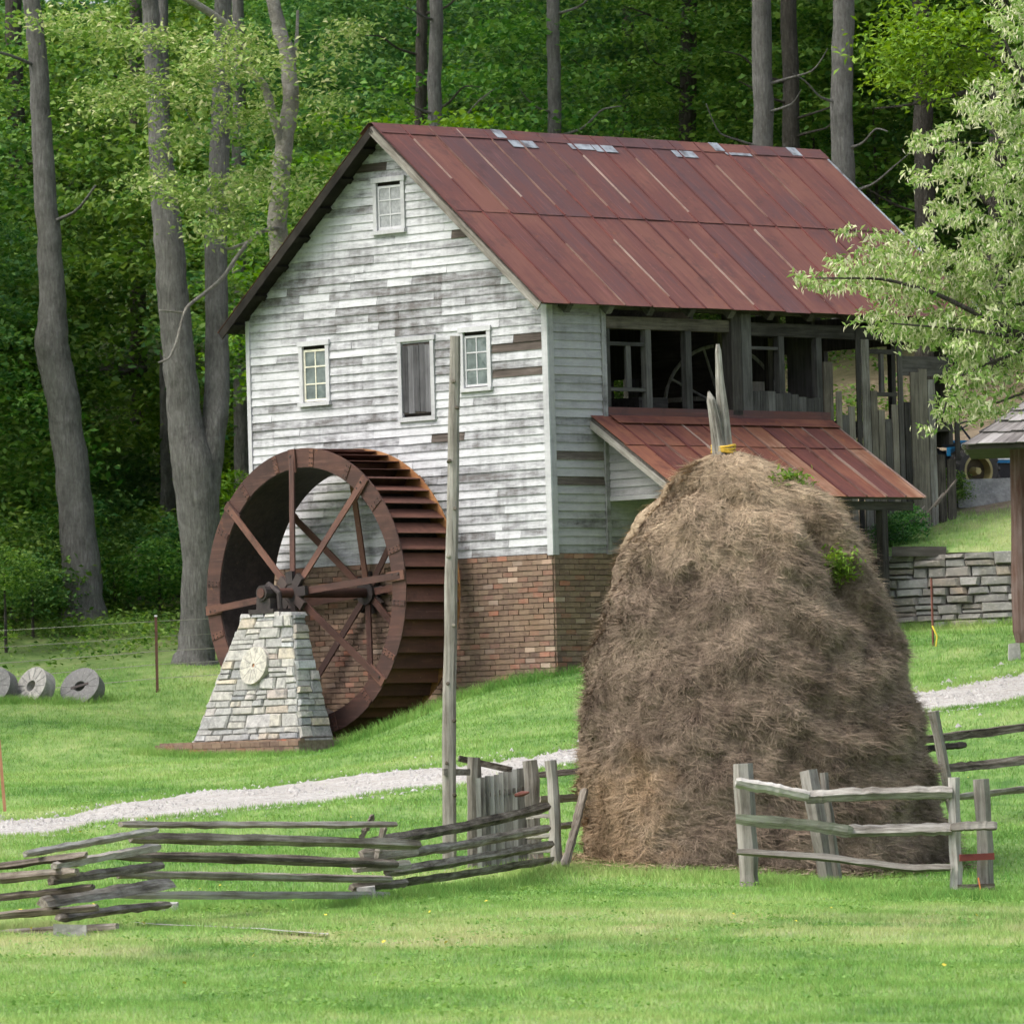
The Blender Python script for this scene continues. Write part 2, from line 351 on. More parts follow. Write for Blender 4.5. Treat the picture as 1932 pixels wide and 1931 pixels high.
def gravel():
    k = Mat('pale_gravel', .95, .15); p = k.pos(); n = k.noise(p, 11, 5, .85); b = k.noise(k.scale(p, (.5, 1.6, 1)), 1.3, 4, .7)
    c = k.ramp(n, [(.36, (.27, .255, .235)), (.5, (.43, .415, .39)), (.64, (.56, .545, .52))])
    c = k.mix(k.ramp(b, [(.35, .45), (.6, 0.0)]), c, (.30, .265, .22))
    k.col(c).bump(n, .9, .04); return k.m
m_gravel = gravel()
def hay(name, lift):
    k = Mat(name, .95, .1); p = k.pos(); X, Y, Z = k.xyz(p)
    n = k.noise(p, 1.5, 4, .7); n2 = k.noise(k.scale(p, (1, 1, .45)), 7, 3, .75); r = k.n('ShaderNodeNewGeometry').outputs['Random Per Island']
    f = k.math('ADD', k.math('MULTIPLY', n, .62), k.math('MULTIPLY', n2, .44))
    c = k.ramp(f, [(.37, (.092, .068, .052)), (.47, (.165, .125, .094)), (.58, (.235, .182, .135)), (.74, (.34, .27, .195))])
    tan = k.ramp(n2, [(.3, (.27, .20, .13)), (.7, (.46, .365, .25))])
    zt = k.math('ADD', Z, k.math('MULTIPLY', k.math('SUBTRACT', n, .5), 2.2))
    top = k.ramp(k.math('DIVIDE', zt, 6.0), [(.66, 0.0), (.84, .9)])
    c = k.mix(top, c, tan)
    # fresh straw showing at the foot of the left flank
    dx = k.math('DIVIDE', k.math('SUBTRACT', X, .95), 1.0); dz = k.math('DIVIDE', k.math('SUBTRACT', Z, 1.2), 1.05)
    dd = k.math('ADD', k.math('ADD', k.math('MULTIPLY', dx, dx), k.math('MULTIPLY', dz, dz)), k.math('MULTIPLY', k.math('SUBTRACT', n, .5), 2.6))
    low = k.ramp(dd, [(.2, .6), (.9, 0.0)])
    c = k.mix(low, c, k.ramp(n2, [(.3, (.27, .18, .10)), (.7, (.46, .33, .20))]))
    c = k.hsv(c, .5, 1.0, k.math('ADD', lift, k.math('MULTIPLY', r, .75)))
    k.col(c).bump(n2, .8, .06); return k.m
m_hay = hay('hay_mass', .62); m_straw = hay('hay_straw', .66)

# ------------------------------------------------------------------ terrain
XS = np.array([-600, -40, -15, -8, -4, 0, 4, 8, 15, 40, 600.])
YS = np.array([-300, 0, 40, 52, 67, 80, 88, 95, 104, 112, 122, 128, 136, 150, 165, 200, 250, 320, 500, 2500.])
ZT = np.array([
 [0]*11, [0]*11,
 [0]*11,
 [.1]*11,
 [.42,.42,.42,.42,.42,.42,.36,.30,.30,.3,.3],
 [.6,.6,.6,.6,.6,.58,.45,.34,.34,.4,.4],
 [.8,.8,.85,.85,.85,.85,.78,.75,.8,.9,.9],
 [.9,.9,1.0,1.05,1.1,1.25,1.15,1.2,1.3,1.5,1.5],
 [1.2,1.2,1.35,1.48,1.65,1.95,2.2,2.5,2.8,3.5,3.5],
 [1.6,1.6,1.75,1.85,2.0,2.55,2.95,3.2,3.6,4.5,4.5],
 [2.1,2.1,2.2,2.25,2.30,3.40,3.85,4.08,4.6,6,6],
 [2.8,2.8,2.85,2.85,2.65,3.75,4.3,4.6,5.5,7,7],
 [3.6,3.6,3.6,3.6,3.6,4.6,5.8,6.9,7.6,9,9],
 [5,5,5.2,5.2,5.2,6.2,8,9,10,12,12],
 [7,7,7.2,7.2,7.6,9,11,12,13,15,15],
 [13,13,13,13,13.5,15,17,18,19,21,21],
 [23,23,23,24,24.5,26,28,28,29,31,31],
 [36,36,36,37,37.5,38,39,40,40,41,41],
 [40]*11, [40]*11])
def interp(xs, tab, x):
    """smooth 1d interpolation along last axis of tab (rows per query) - tab (...,n)"""
    i = np.clip(np.searchsorted(xs, x) - 1, 0, len(xs) - 2)
    d = np.diff(xs); sl = np.diff(tab, axis=-1) / d
    m_ = np.zeros_like(tab); m_[..., 1:-1] = np.where(sl[..., :-1] * sl[..., 1:] > 0, 2 * sl[..., :-1] * sl[..., 1:] / (sl[..., :-1] + sl[..., 1:] + 1e-12 * np.sign(sl[..., 1:] + 1e-30)), 0)
    h = d[i]; t = (x - xs[i]) / h; t = np.clip(t, 0, 1)
    if tab.ndim == 1: y0, y1, a, b = tab[i], tab[i + 1], m_[i], m_[i + 1]
    else:
        k = np.arange(len(x)); y0, y1, a, b = tab[k, i], tab[k, i + 1], m_[k, i], m_[k, i + 1]
    return (2*t**3 - 3*t**2 + 1) * y0 + (t**3 - 2*t**2 + t) * h * a + (-2*t**3 + 3*t**2) * y1 + (t**3 - t**2) * h * b
def gz(x, y):
    x = np.atleast_1d(np.asarray(x, float)); y = np.atleast_1d(np.asarray(y, float))
    cols = np.stack([interp(YS, ZT[:, j].copy(), y) for j in range(len(XS))], 1)
    z = interp(XS, cols, x)
    k = np.clip((y - 50) / 60, 0, 1)
    z = z + .035 * np.sin(x * 1.1 + y * .37) * k + .03 * np.sin(x * .53 - y * .81 + 1.3) * k + .02 * np.sin(x * 2.3 + 1.9 * y)
    return z
def g1(x, y): return float(gz(x, y)[0])
def on_ground(x, y, y0=45., y1=170.):
    """where the sight line through a picture point meets the terrain"""
    r = ray(x, y); Ys = np.linspace(y0, y1, 1200); t = Ys / r[1]
    z = EYE[2] + r[2] * t; X = EYE[0] + r[0] * t; d = z - gz(X, Ys)
    i = np.where((d[:-1] > 0) & (d[1:] <= 0))[0]
    i = i[0] if len(i) else len(Ys) - 2
    return np.array([X[i], Ys[i], gz(X[i], Ys[i])[0]])

S2 = math.sqrt(.5)
C = at(1050, 1272, 122.0)                    # near corner of the mill
def Hh(u, v, z): return np.array([C[0] - S2 * u + S2 * v, C[1] + S2 * u + S2 * v, z])
def to_uv(X, Y):
    dx = X - C[0]; dy = Y - C[1]; return (-S2 * dx + S2 * dy), (S2 * dx + S2 * dy)
def pit(X, Y):
    u, v = to_uv(X, Y)
    a = np.clip((u - 1.35) / .3, 0, 1) * np.clip((6.6 - u) / .3, 0, 1) * np.clip((v + 1.75) / .25, 0, 1) * np.clip((.3 - v) / .3, 0, 1)
    return a

def ax_pts(fine0, fine1, st, far0, far1, grow=1.25):
    a = list(np.arange(fine0, fine1 + 1e-6, st)); d = st
    while a[-1] < far1: d *= grow; a.append(min(a[-1] + d, far1))
    d = st
    while a[0] > far0: d *= grow; a.insert(0, max(a[0] - d, far0))
    return np.array(a)
gx = ax_pts(-13, 13, .25, -600, 600); gy = ax_pts(46, 150, .3, -300, 2000)
GX, GY = np.meshgrid(gx, gy); GZ = gz(GX.ravel(), GY.ravel()).reshape(GX.shape)
GZ = GZ - 1.0 * pit(GX, GY)
nv = np.stack([GX.ravel(), GY.ravel(), GZ.ravel()], 1); nx = len(gx)
ii = np.arange((len(gy) - 1) * nx).reshape(-1, nx)[:, :-1].ravel()
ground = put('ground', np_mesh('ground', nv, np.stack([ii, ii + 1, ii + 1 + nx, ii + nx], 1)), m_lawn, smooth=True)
tag(ground, 'green lawn rising to a wooded hillside', 'lawn', kind='structure')

# gravel road: edges follow the ground from lower left to upper right
ROAD_LO = [(-150, 1600), (0, 1582), (150, 1563), (300, 1545), (500, 1524), (700, 1502), (840, 1488), (1000, 1463), (1100, 1443), (1300, 1412), (1500, 1383), (1730, 1351), (1840, 1337), (1932, 1325), (2080, 1303)]
ROAD_HI = [(-150, 1566), (0, 1549), (150, 1531), (300, 1507), (500, 1484), (700, 1460), (840, 1445), (1000, 1425), (1100, 1411), (1300, 1375), (1500, 1342), (1730, 1305), (1840, 1285), (1932, 1268), (2080, 1240)]
def fine_edge(pts):
    e = np.array([on_ground(*p)[:2] for p in pts]); t = np.arange(len(e)); tt = np.linspace(0, len(e) - 1, 240)
    return np.stack([interp(t.astype(float), e[:, 0].copy(), tt), interp(t.astype(float), e[:, 1].copy(), tt)], 1)
elo, ehi = fine_edge(ROAD_LO), fine_edge(ROAD_HI)
jl = np.cumsum(rng.normal(0, .05, 240)); jl -= np.linspace(jl[0], jl[-1], 240); jh = rng.normal(0, .10, 240)
elo[:, 1] += np.clip(jl, -.25, .25) + rng.normal(0, .07, 240); ehi[:, 1] += jh
rv = []
for k in range(9):
    q = elo + (ehi - elo) * k / 8; rv.append(np.stack([q[:, 0], q[:, 1], gz(q[:, 0], q[:, 1]) + .03 - (.035 if k in (0, 8) else 0)], 1))
rv = np.concatenate(rv); ii = (np.arange(8)[:, None] * 240 + np.arange(239)[None]).ravel()
tag(put('gravel_road', np_mesh('gravel_road', rv, np.stack([ii, ii + 1, ii + 241, ii + 240], 1)), m_gravel, smooth=True), 'pale gravel track crossing the lawn in front of the mill', 'road', kind='structure')
ROADX = elo[:, 0]; ROADLO = elo[:, 1]; ROADHI = ehi[:, 1]
order = np.argsort(ROADX)
def road_mask(X, Y):
    lo = np.interp(X, ROADX[order], ROADLO[order]); hi = np.interp(X, ehi[np.argsort(ehi[:, 0]), 0], ehi[np.argsort(ehi[:, 0]), 1]); return (Y > lo - .02) & (Y < hi + .02)

# faint line of old gravel in the turf in front of the rail fence
pp = np.array([on_ground(x, y)[:2] for x, y in [(250, 1744), (330, 1749), (420, 1753), (520, 1759), (620, 1766)]])
tt = np.linspace(0, 4, 40); px_ = interp(np.arange(5.), pp[:, 0].copy(), tt); py_ = interp(np.arange(5.), pp[:, 1].copy(), tt)
wv = np.concatenate([np.stack([px_, py_ + s_ * (.20 + rng.uniform(-.10, .10, 40)), gz(px_, py_) + .03], 1) for s_ in (-1, 1)])
tag(put('worn_path', np_mesh('worn_path', wv, np.stack([np.arange(39), np.arange(1, 40), np.arange(41, 80), np.arange(40, 79)], 1)), m_gravel), 'thin worn gravel line in the turf before the rail fence', 'path', kind='structure')

# bank above the stone retaining wall, right of the mill
WA = at(1672, 1200, 125.3); WB = at(2040, 1195, 123.4)
bx = np.linspace(0, 1, 60); by = np.linspace(0, 1, 50); BV = []
for b_ in by:
    for a_ in bx:
        X = WA[0] - 1.2 + (WB[0] + 6 - WA[0] + 1.2) * a_; y0 = WA[1] + (WB[1] - WA[1]) * (X - WA[0]) / (WB[0] - WA[0]) + .12
        Y = y0 + (137.5 - y0) * b_
        z0 = 5.42; z1 = g1(X, 137.5) + .05
        e = b_ ** .85; z = z0 + (z1 - z0) * e + .05 * math.sin(X * 2.1 + Y * 1.3) * (1 - b_)
        BV.append((X, Y, z))
BV = np.array(BV); ii = (np.arange(49)[:, None] * 60 + np.arange(59)[None]).ravel()
tag(put('grass_bank', np_mesh('grass_bank', BV, np.stack([ii, ii + 1, ii + 61, ii + 60], 1)), m_lawn, smooth=True), 'sloping grass bank above the dry stone wall', 'bank', kind='structure')

# ------------------------------------------------------------------ the mill
W_, L_ = 7.2, 10.4
ZB, ZW, ZR = 5.56, 9.86, 12.86               # brick top, wall top, ridge (deck)
SL = (ZR - ZW) / (W_ / 2)                    # roof pitch
mill = thing('mill_building', 'old white clapboard mill with rusty red metal roof and brick foundation', 'mill', (C[0], C[1], C[2]))
GU = Hh(1, 0, 0) - Hh(0, 0, 0); GV = Hh(0, 1, 0) - Hh(0, 0, 0); UP = np.array([0, 0, 1.0])
def hb(mb, u0, u1, v0, v1, z0, z1):          # box in the mill's own axes
    return mb.hexa([Hh(u0, v0, z0), Hh(u1, v0, z0), Hh(u1, v1, z0), Hh(u0, v1, z0), Hh(u0, v0, z1), Hh(u1, v0, z1), Hh(u1, v1, z1), Hh(u0, v1, z1)])
def HB(name, mat, parent, u0, u1, v0, v1, z0, z1, axis=None):
    d = [abs(u1 - u0), abs(v1 - v0), abs(z1 - z0)]
    ax = axis if axis is not None else [GU, GV, UP][int(np.argmax(d))]
    return hb(MB(), u0, u1, v0, v1, z0, z1).build(name, mat, parent, axis=ax)
def ulim(z):
    if z <= ZW: return 0.0, W_
    d = (z - ZW) / SL; return d, W_ - d

# --- gable wall: sheathing with clapboards
mb = MB()                                     # sheathing as a thin pentagon slab
pf = [Hh(0, .02, ZB), Hh(W_, .02, ZB), Hh(W_, .02, ZW), Hh(W_ / 2, .02, ZR - .05), Hh(0, .02, ZW)]
pb = [Hh(0, .14, ZB), Hh(W_, .14, ZB), Hh(W_, .14, ZW), Hh(W_ / 2, .14, ZR - .05), Hh(0, .14, ZW)]
mb.add(pf + pb, [(4, 3, 2, 1, 0), (5, 6, 7, 8, 9), (0, 1, 6, 5), (1, 2, 7, 6), (2, 3, 8, 7), (3, 4, 9, 8), (4, 0, 5, 9)])
gable = mb.build('gable_wall', m_black, mill, axis=GU)
OPEN = [(5.22, 5.89, 8.33, 9.34), (2.66, 3.47, 7.97, 9.25), (1.32, 1.97, 8.34, 9.33), (3.28, 3.95, 11.12, 11.96)]
ROW = .1405
DARKB = {(26, 0), (27, 0), (25, 1), (22, 0)}  # bare boards near the corner
z = ZB; row = 0
while z < ZR - .16:
    z1 = min(z + ROW, ZR - .06)
    zm = z + ROW / 2
    a, b = ulim(z + .01); a2, b2 = ulim(z1 + .015)
    cuts = []
    for (o0, o1, q0, q1) in OPEN:
        if zm > q0 and zm < q1: cuts.append((o0, o1))
    segs = [(a, b)]
    for c0, c1 in cuts:
        ns = []
        for s0, s1 in segs:
            if c0 > s0 and c1 < s1: ns += [(s0, c0), (c1, s1)]
            else: ns.append((s0, s1))
        segs = ns
    for s0, s1 in segs:
        p = s0
        while p < s1 - 1e-4:
            ln = random.choice([.7, 1.1, 1.6, 2.3, 3.1]) * random.uniform(.8, 1.2)
            e = s1 if s1 - p - ln < .35 else p + ln
            # slanted ends on the rake
            l0 = p if p > s0 else s0; r0_ = e
            l1 = max(p, a2) if p == s0 and s0 == a else p
            r1 = min(e, b2) if e == s1 and s1 == b else e
            g_ = .0022
            dz = random.uniform(-.0035, .0035); o1 = random.uniform(.024, .034); o2 = .006
            zt = z1 + .012
            bd = MB().hexa([Hh(l0 + g_, -o1, z + dz), Hh(r0_ - g_, -o1, z + dz + random.uniform(-.003, .003)), Hh(r0_ - g_, .02, z + dz), Hh(l0 + g_, .02, z + dz),
                            Hh(l1 + g_, -o2, zt), Hh(r1 - g_, -o2, zt), Hh(r1 - g_, .02, zt), Hh(l1 + g_, .02, zt)])
            dark = (l0 < .05 and row in (21, 24, 25)) or (1.0 < z - 9.7 < 1.25 and l0 < 2.3 and l0 == s0 and row in (38,)) or random.random() < .018
            bd.build('clapboard', m_dark if dark else m_board, gable, axis=GU)
            p = e
    z += ROW; row += 1
# corner boards
HB('corner_board', m_trim, mill, -.045, .085, -.045, -.012 + .0, ZB - .03, ZW - .02)
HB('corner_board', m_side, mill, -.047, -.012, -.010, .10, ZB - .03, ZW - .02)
HB('corner_board', m_trim, mill, W_ - .06, W_ + .03, -.046, -.010, ZB - .03, ZW - .02)

# windows
def window(u0, u1, z0, z1, mat_sash, curtain=False):
    f = MB(); t = .085; pr = -.052
    hb(f, u0 - t, u0, pr, .0, z0 - .02, z1 + .06); hb(f, u1, u1 + t, pr, .0, z0 - .02, z1 + .06)
    hb(f, u0 - t - .02, u1 + t + .02, pr - .012, .0, z1 + .061, z1 + .145); hb(f, u0 - t - .02, u1 + t + .02, pr - .035, .0, z0 - .085, z0 - .021)
    fr = f.build('window', m_trim, mill, axis=UP)
    s = MB(); w2 = .038
    hb(s, u0, u0 + w2, -.012, .012, z0, z1); hb(s, u1 - w2, u1, -.012, .012, z0, z1)
    hb(s, u0 + w2, u1 - w2, -.011, .011, z0, z0 + w2); hb(s, u0 + w2, u1 - w2, -.011, .011, z1 - w2, z1)
    um = (u0 + u1) / 2; hb(s, um - .010, um + .010, -.010, .010, z0 + w2, z1 - w2)
    n = 3
    for i in range(1, n):
        zz = z0 + (z1 - z0) * i / n; hb(s, u0 + w2, um - .0101, -.009, .009, zz - .011, zz + .011); hb(s, um + .0101, u1 - w2, -.009, .009, zz - .011, zz + .011)
    s.build('sash', mat_sash, fr, axis=UP)
    for i in range(n):
        for k in range(2):
            a = u0 + w2 + (um - .01 - u0 - w2) * 0 if k == 0 else um + .010; b = um - .010 if k == 0 else u1 - w2
            zz0 = z0 + w2 if i == 0 else z0 + (z1 - z0) * i / n + .011; zz1 = z1 - w2 if i == n - 1 else z0 + (z1 - z0) * (i + 1) / n - .011
            j = random.uniform(-.004, .004)
            MB().hexa([Hh(a, .002 + j, zz0), Hh(b, .002 - j, zz0), Hh(b, .005, zz0), Hh(a, .005, zz0), Hh(a, .002 - j, zz1), Hh(b, .002 + j, zz1), Hh(b, .005, zz1), Hh(a, .005, zz1)]).build('pane', m_curtain if curtain else m_glass, fr)
window(5.26, 5.83, 8.38, 9.26, m_cream); window(1.37, 1.93, 8.40, 9.25, m_trim); window(3.32, 3.91, 11.17, 11.90, m_trim, True)
# board shutter door
sh = HB('shutter_door', m_dark, mill, 2.72, 3.41, -.006, .012, 8.03, 9.20, axis=UP)
f = MB()
for (a, b, c, d) in [(2.63, 2.715, 7.98, 9.245), (3.415, 3.50, 7.98, 9.245)]: hb(f, a, b, -.056, .0, c, d)
hb(f, 2.60, 3.53, -.064, .0, 9.246, 9.325); hb(f, 2.62, 3.51, -.07, .0, 7.90, 7.975); f.build('door_casing', m_trim, mill, axis=UP)
for i in range(5):
    a = 2.725 + i * .1372; HB('plank', m_shut, sh, a, a + .131, -.030 - random.uniform(0, .006), -.0065, 8.035 + random.uniform(0, .03), 9.19 - random.uniform(0, .02))
# small iron pintles beside the shutter
# --- brick foundation
fd = MB(); hb(fd, 0, W_, .012, .4, 1.6, ZB); hb(fd, .012, .4, .41, 7.0, 2.2, ZB)
brickwall = fd.build('brick_foundation', m_mortar, mill)
def brick_mesh(ln, i):
    hx, hy, hz = ln / 2, .05, .0375; r_ = random.Random(i); c = .006
    v = []; 
    for zz in (-hz, hz):
        for (x, y) in ((-hx, -hy), (hx, -hy), (hx, hy), (-hx, hy)): v.append((x + r_.uniform(-.004, .004), y + (r_.uniform(-.004, .004) if y < 0 else 0), zz + r_.uniform(-.003, .003)))
    f_ = MB(); f_.hexa(v); me = bpy.data.meshes.new('brick'); me.from_pydata(f_.v, [], f_.f); me.materials.append(m_brick); return me
BR = [brick_mesh(.228, i) for i in range(6)]; BRH = [brick_mesh(.105, i + 9) for i in range(3)]
CRS = .0895; stuff = MB(); cnt = 0
ang_g = math.atan2(-GU[1], -GU[0]); ang_r = math.atan2(GV[1], GV[0])
cands = []
nr = int((ZB - 2.05) / CRS)
for r_i in range(nr):
    zc = ZB - CRS * (r_i + .5) - .004
    for wall in ('g', 'r'):
        p = (0.0 if r_i % 2 else .115) if wall == 'g' else (.115 if r_i % 2 else 0.0)
        lim = W_ if wall == 'g' else 6.9
        if p > 0: cands.append((wall, p / 2 + .0, zc, True))
        while p + .2 < lim:
            cands.append((wall, p + .1165, zc, False)); p += .2335
def brick_xy(wall, q, zc):
    j = random.uniform(-.010, .008)
    return Hh(q, .05 - .012 - .012 + j, zc) if wall == 'g' else Hh(.05 - .024 + j, q, zc)
def visible(wall, q, zc):
    p = Hh(q, 0, zc) if wall == 'g' else Hh(0, q, zc)
    return zc > g1(p[0] - .3, p[1] - .3) - .35 - (.9 if wall == 'g' and 1.3 < q < 6.7 else 0)
cands = [c for c in cands if visible(*c[:3])]
cands.sort(key=lambda c: (c[1] * (1.0 if c[0] == 'g' else 1.45)))
for i, (wall, q, zc, half) in enumerate(cands):
    if wall == 'r' and q > 2.4 and i >= 300 and False: continue
    pz = brick_xy(wall, q, zc); rot = ang_g if wall == 'g' else ang_r
    me = random.choice(BRH if half else BR)
    if i < 300:
        put('brick', me, m_brick, brickwall, pz, rot)
    else:
        b = len(stuff.v); cr, sr = math.cos(rot), math.sin(rot)
        for vtx in me.vertices:
            x, y, zz = vtx.co; stuff.v.append((pz[0] + cr * x - sr * y, pz[1] + sr * x + cr * y, pz[2] + zz))
        for pl in me.polygons: stuff.f.append(tuple(b + k for k in pl.vertices))
tag(stuff.build('brickwork', m_brick, brickwall), kind='stuff')
HB('sill_beam', m_dark, mill, -.004, W_, -.004, .05, ZB - .055, ZB - .003)

# --- right long wall
rw = HB('corner_wall', m_black, mill, .02, .12, .15, 1.30, ZB, ZW, axis=GV)
def clap_right(v0, v1, z0, z1, parent, mat):
    z = z0
    while z < z1 - .02:
        zt = min(z + ROW, z1); o1 = random.uniform(.022, .032); dz = random.uniform(-.004, .004)
        MB().hexa([Hh(-o1, v0, z + dz), Hh(.02, v0, z + dz), Hh(.02, v1, z + dz), Hh(-o1, v1, z + dz + random.uniform(-.004, .004)), Hh(-.005, v0, zt + .012), Hh(.02, v0, zt + .012), Hh(.02, v1, zt + .012), Hh(-.005, v1, zt + .012)]).build('clapboard', m_dark if random.random() < .04 else mat, parent, axis=GV)
        z += ROW
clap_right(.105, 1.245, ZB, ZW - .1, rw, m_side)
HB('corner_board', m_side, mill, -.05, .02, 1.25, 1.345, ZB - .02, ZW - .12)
lw = HB('lower_wall', m_black, mill, .02, .12, 1.35, 6.7, ZB, 7.95, axis=GV)
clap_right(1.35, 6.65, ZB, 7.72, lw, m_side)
# timber frame of the open storey
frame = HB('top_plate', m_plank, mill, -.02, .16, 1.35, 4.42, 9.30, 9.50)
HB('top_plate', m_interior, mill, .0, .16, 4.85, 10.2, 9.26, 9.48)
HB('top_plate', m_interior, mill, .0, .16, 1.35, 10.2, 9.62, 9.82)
def vpost(v, wd, z0, z1, mat=m_interior, u0=0.0, dp=.12, name='post', lean=0.0):
    return MB().hexa([Hh(u0, v - wd / 2, z0), Hh(u0 + dp, v - wd / 2, z0), Hh(u0 + dp, v + wd / 2, z0), Hh(u0, v + wd / 2, z0), Hh(u0, v - wd / 2 + lean, z1), Hh(u0 + dp, v - wd / 2 + lean, z1), Hh(u0 + dp, v + wd / 2 + lean, z1), Hh(u0, v + wd / 2 + lean, z1)]).build(name, mat, mill, axis=UP)
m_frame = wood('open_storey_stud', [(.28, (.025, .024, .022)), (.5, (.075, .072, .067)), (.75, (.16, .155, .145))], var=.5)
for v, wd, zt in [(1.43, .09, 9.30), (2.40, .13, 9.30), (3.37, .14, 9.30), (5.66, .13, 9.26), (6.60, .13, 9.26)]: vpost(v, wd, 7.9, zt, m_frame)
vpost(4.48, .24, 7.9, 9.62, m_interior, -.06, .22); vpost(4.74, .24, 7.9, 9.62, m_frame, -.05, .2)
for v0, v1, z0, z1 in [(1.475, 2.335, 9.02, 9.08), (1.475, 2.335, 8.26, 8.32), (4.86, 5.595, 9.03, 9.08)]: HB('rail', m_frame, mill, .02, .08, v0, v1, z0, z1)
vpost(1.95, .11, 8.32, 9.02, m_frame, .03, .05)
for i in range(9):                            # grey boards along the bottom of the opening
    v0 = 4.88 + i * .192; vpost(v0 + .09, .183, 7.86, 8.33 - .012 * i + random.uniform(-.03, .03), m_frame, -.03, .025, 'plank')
# floor, rear and far walls of the interior
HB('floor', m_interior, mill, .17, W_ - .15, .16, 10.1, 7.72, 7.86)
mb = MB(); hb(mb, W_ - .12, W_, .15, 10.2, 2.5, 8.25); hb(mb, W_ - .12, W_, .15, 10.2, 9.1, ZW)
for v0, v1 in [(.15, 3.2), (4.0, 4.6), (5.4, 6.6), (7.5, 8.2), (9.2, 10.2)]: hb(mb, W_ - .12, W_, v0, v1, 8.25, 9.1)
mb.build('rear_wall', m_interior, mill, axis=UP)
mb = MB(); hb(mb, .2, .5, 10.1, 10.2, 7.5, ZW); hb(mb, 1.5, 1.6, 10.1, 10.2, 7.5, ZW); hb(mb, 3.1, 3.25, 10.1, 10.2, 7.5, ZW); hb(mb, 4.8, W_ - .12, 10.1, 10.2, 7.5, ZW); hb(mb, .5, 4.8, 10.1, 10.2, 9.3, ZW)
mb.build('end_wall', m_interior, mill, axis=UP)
for a_, b_ in [(.45, 1.05), (1.25, 1.95), (2.1, 4.6), (5.3, 6.9)]: HB('added_partition', m_interior, mill, a_, b_, 6.92, 7.0, 7.86, 9.75)  # inner boards added to block the view through and keep the storey dark
HB('added_partition', m_interior, mill, 4.61, 5.29, 6.93, 6.99, 7.86, 8.35); HB('added_partition', m_interior, mill, 4.61, 5.29, 6.93, 6.99, 8.85, 9.75)
HB('workbench', m_plank, mill, 1.6, 2.3, 5.2, 6.5, 8.25, 8.33); HB('crate', m_plank, mill, .5, .95, 5.3, 5.75, 7.87, 8.52); HB('crate', m_interior, mill, .45, 1.1, 2.6, 3.3, 7.87, 8.2)
vpost(5.2, .1, 7.87, 9.4, m_plank, 1.0, .1); vpost(6.0, .1, 7.87, 9.4, m_plank, 1.4, .1); vpost(6.35, .12, 7.87, 9.3, m_plank, .9, .1)
# rough vertical planks closing the far half, tops at uneven heights
PL = [(6.78, .24, 5.6, 8.85, m_plank), (7.02, .14, 5.6, 8.35, m_plank), (7.20, .18, 5.5, 7.95, m_interior), (7.38, .16, 5.5, 8.1, m_plank), (7.56, .12, 5.4, 9.4, m_interior), (7.74, .20, 5.4, 9.26, m_post), (7.94, .17, 5.4, 8.38, m_plank),
      (8.12, .17, 5.4, 8.05, m_plank), (8.30, .17, 5.4, 7.85, m_interior), (8.47, .16, 5.4, 8.15, m_plank), (8.62, .13, 5.4, 9.4, m_interior), (8.78, .16, 5.4, 8.2, m_interior), (8.98, .23, 5.5, 8.72, m_plank), (9.22, .22, 5.6, 8.78, m_plank),
      (9.44, .19, 5.6, 8.60, m_post), (9.64, .20, 5.6, 7.30, m_plank), (9.86, .22, 5.6, 7.22, m_plank), (10.06, .12, 7.2, 9.4, m_interior)]
for v, wd, z0, zt, mm in PL: vpost(v, wd - .012, z0, zt, mm, -.03 + random.uniform(-.012, .012), .028, 'plank', random.uniform(-.02, .02))
for v0, v1, z0, z1 in [(7.66, 8.56, 9.02, 9.10), (7.9, 8.56, 8.29, 8.36), (8.0, 8.56, 7.84, 7.9), (8.68, 9.9, 8.66, 9.0)]: HB('rail', m_interior, mill, .0, .06, v0, v1, z0, z1)
vpost(8.2, .08, 8.36, 9.02, m_interior, .0, .06)

# --- roof
RAKE, EAV, VB = .43, .30, 10.62               # gable overhang, eave overhang, far end
def rp(side, t, v, h=0.0):
    """point on a roof slope: t metres down from the ridge (horizontal), h above the deck"""
    n = np.array([SL, 1.0]) / math.hypot(SL, 1)
    u = W_ / 2 - t if side == 0 else W_ / 2 + t; z = ZR - SL * t
    du = -n[0] * h if side == 0 else n[0] * h
    return Hh(u + du, v, z + n[1] * h)
TT = W_ / 2 + EAV
def slab(mb, side, t0, t1, v0, v1, h0, h1, tw=0.0):
    return mb.hexa([rp(side, t1, v0, h0), rp(side, t1, v1, h0), rp(side, t0, v1, h0), rp(side, t0, v0, h0), rp(side, t1, v0, h1 + tw), rp(side, t1, v1, h1), rp(side, t0, v1, h1), rp(side, t0, v0, h1 + tw)])
mb = MB(); slab(mb, 0, .02, TT - .03, -RAKE + .02, VB - .02, .02, .045); slab(mb, 1, .02, TT - .03, -RAKE + .02, VB - .02, .02, .045)
roof = mb.build('roof', m_interior, mill, axis=GU)
SD = np.array(rp(0, 1, 0)) - np.array(rp(0, 0, 0))
npan = 17; pw = (VB + RAKE) / npan; TS = TT * .475
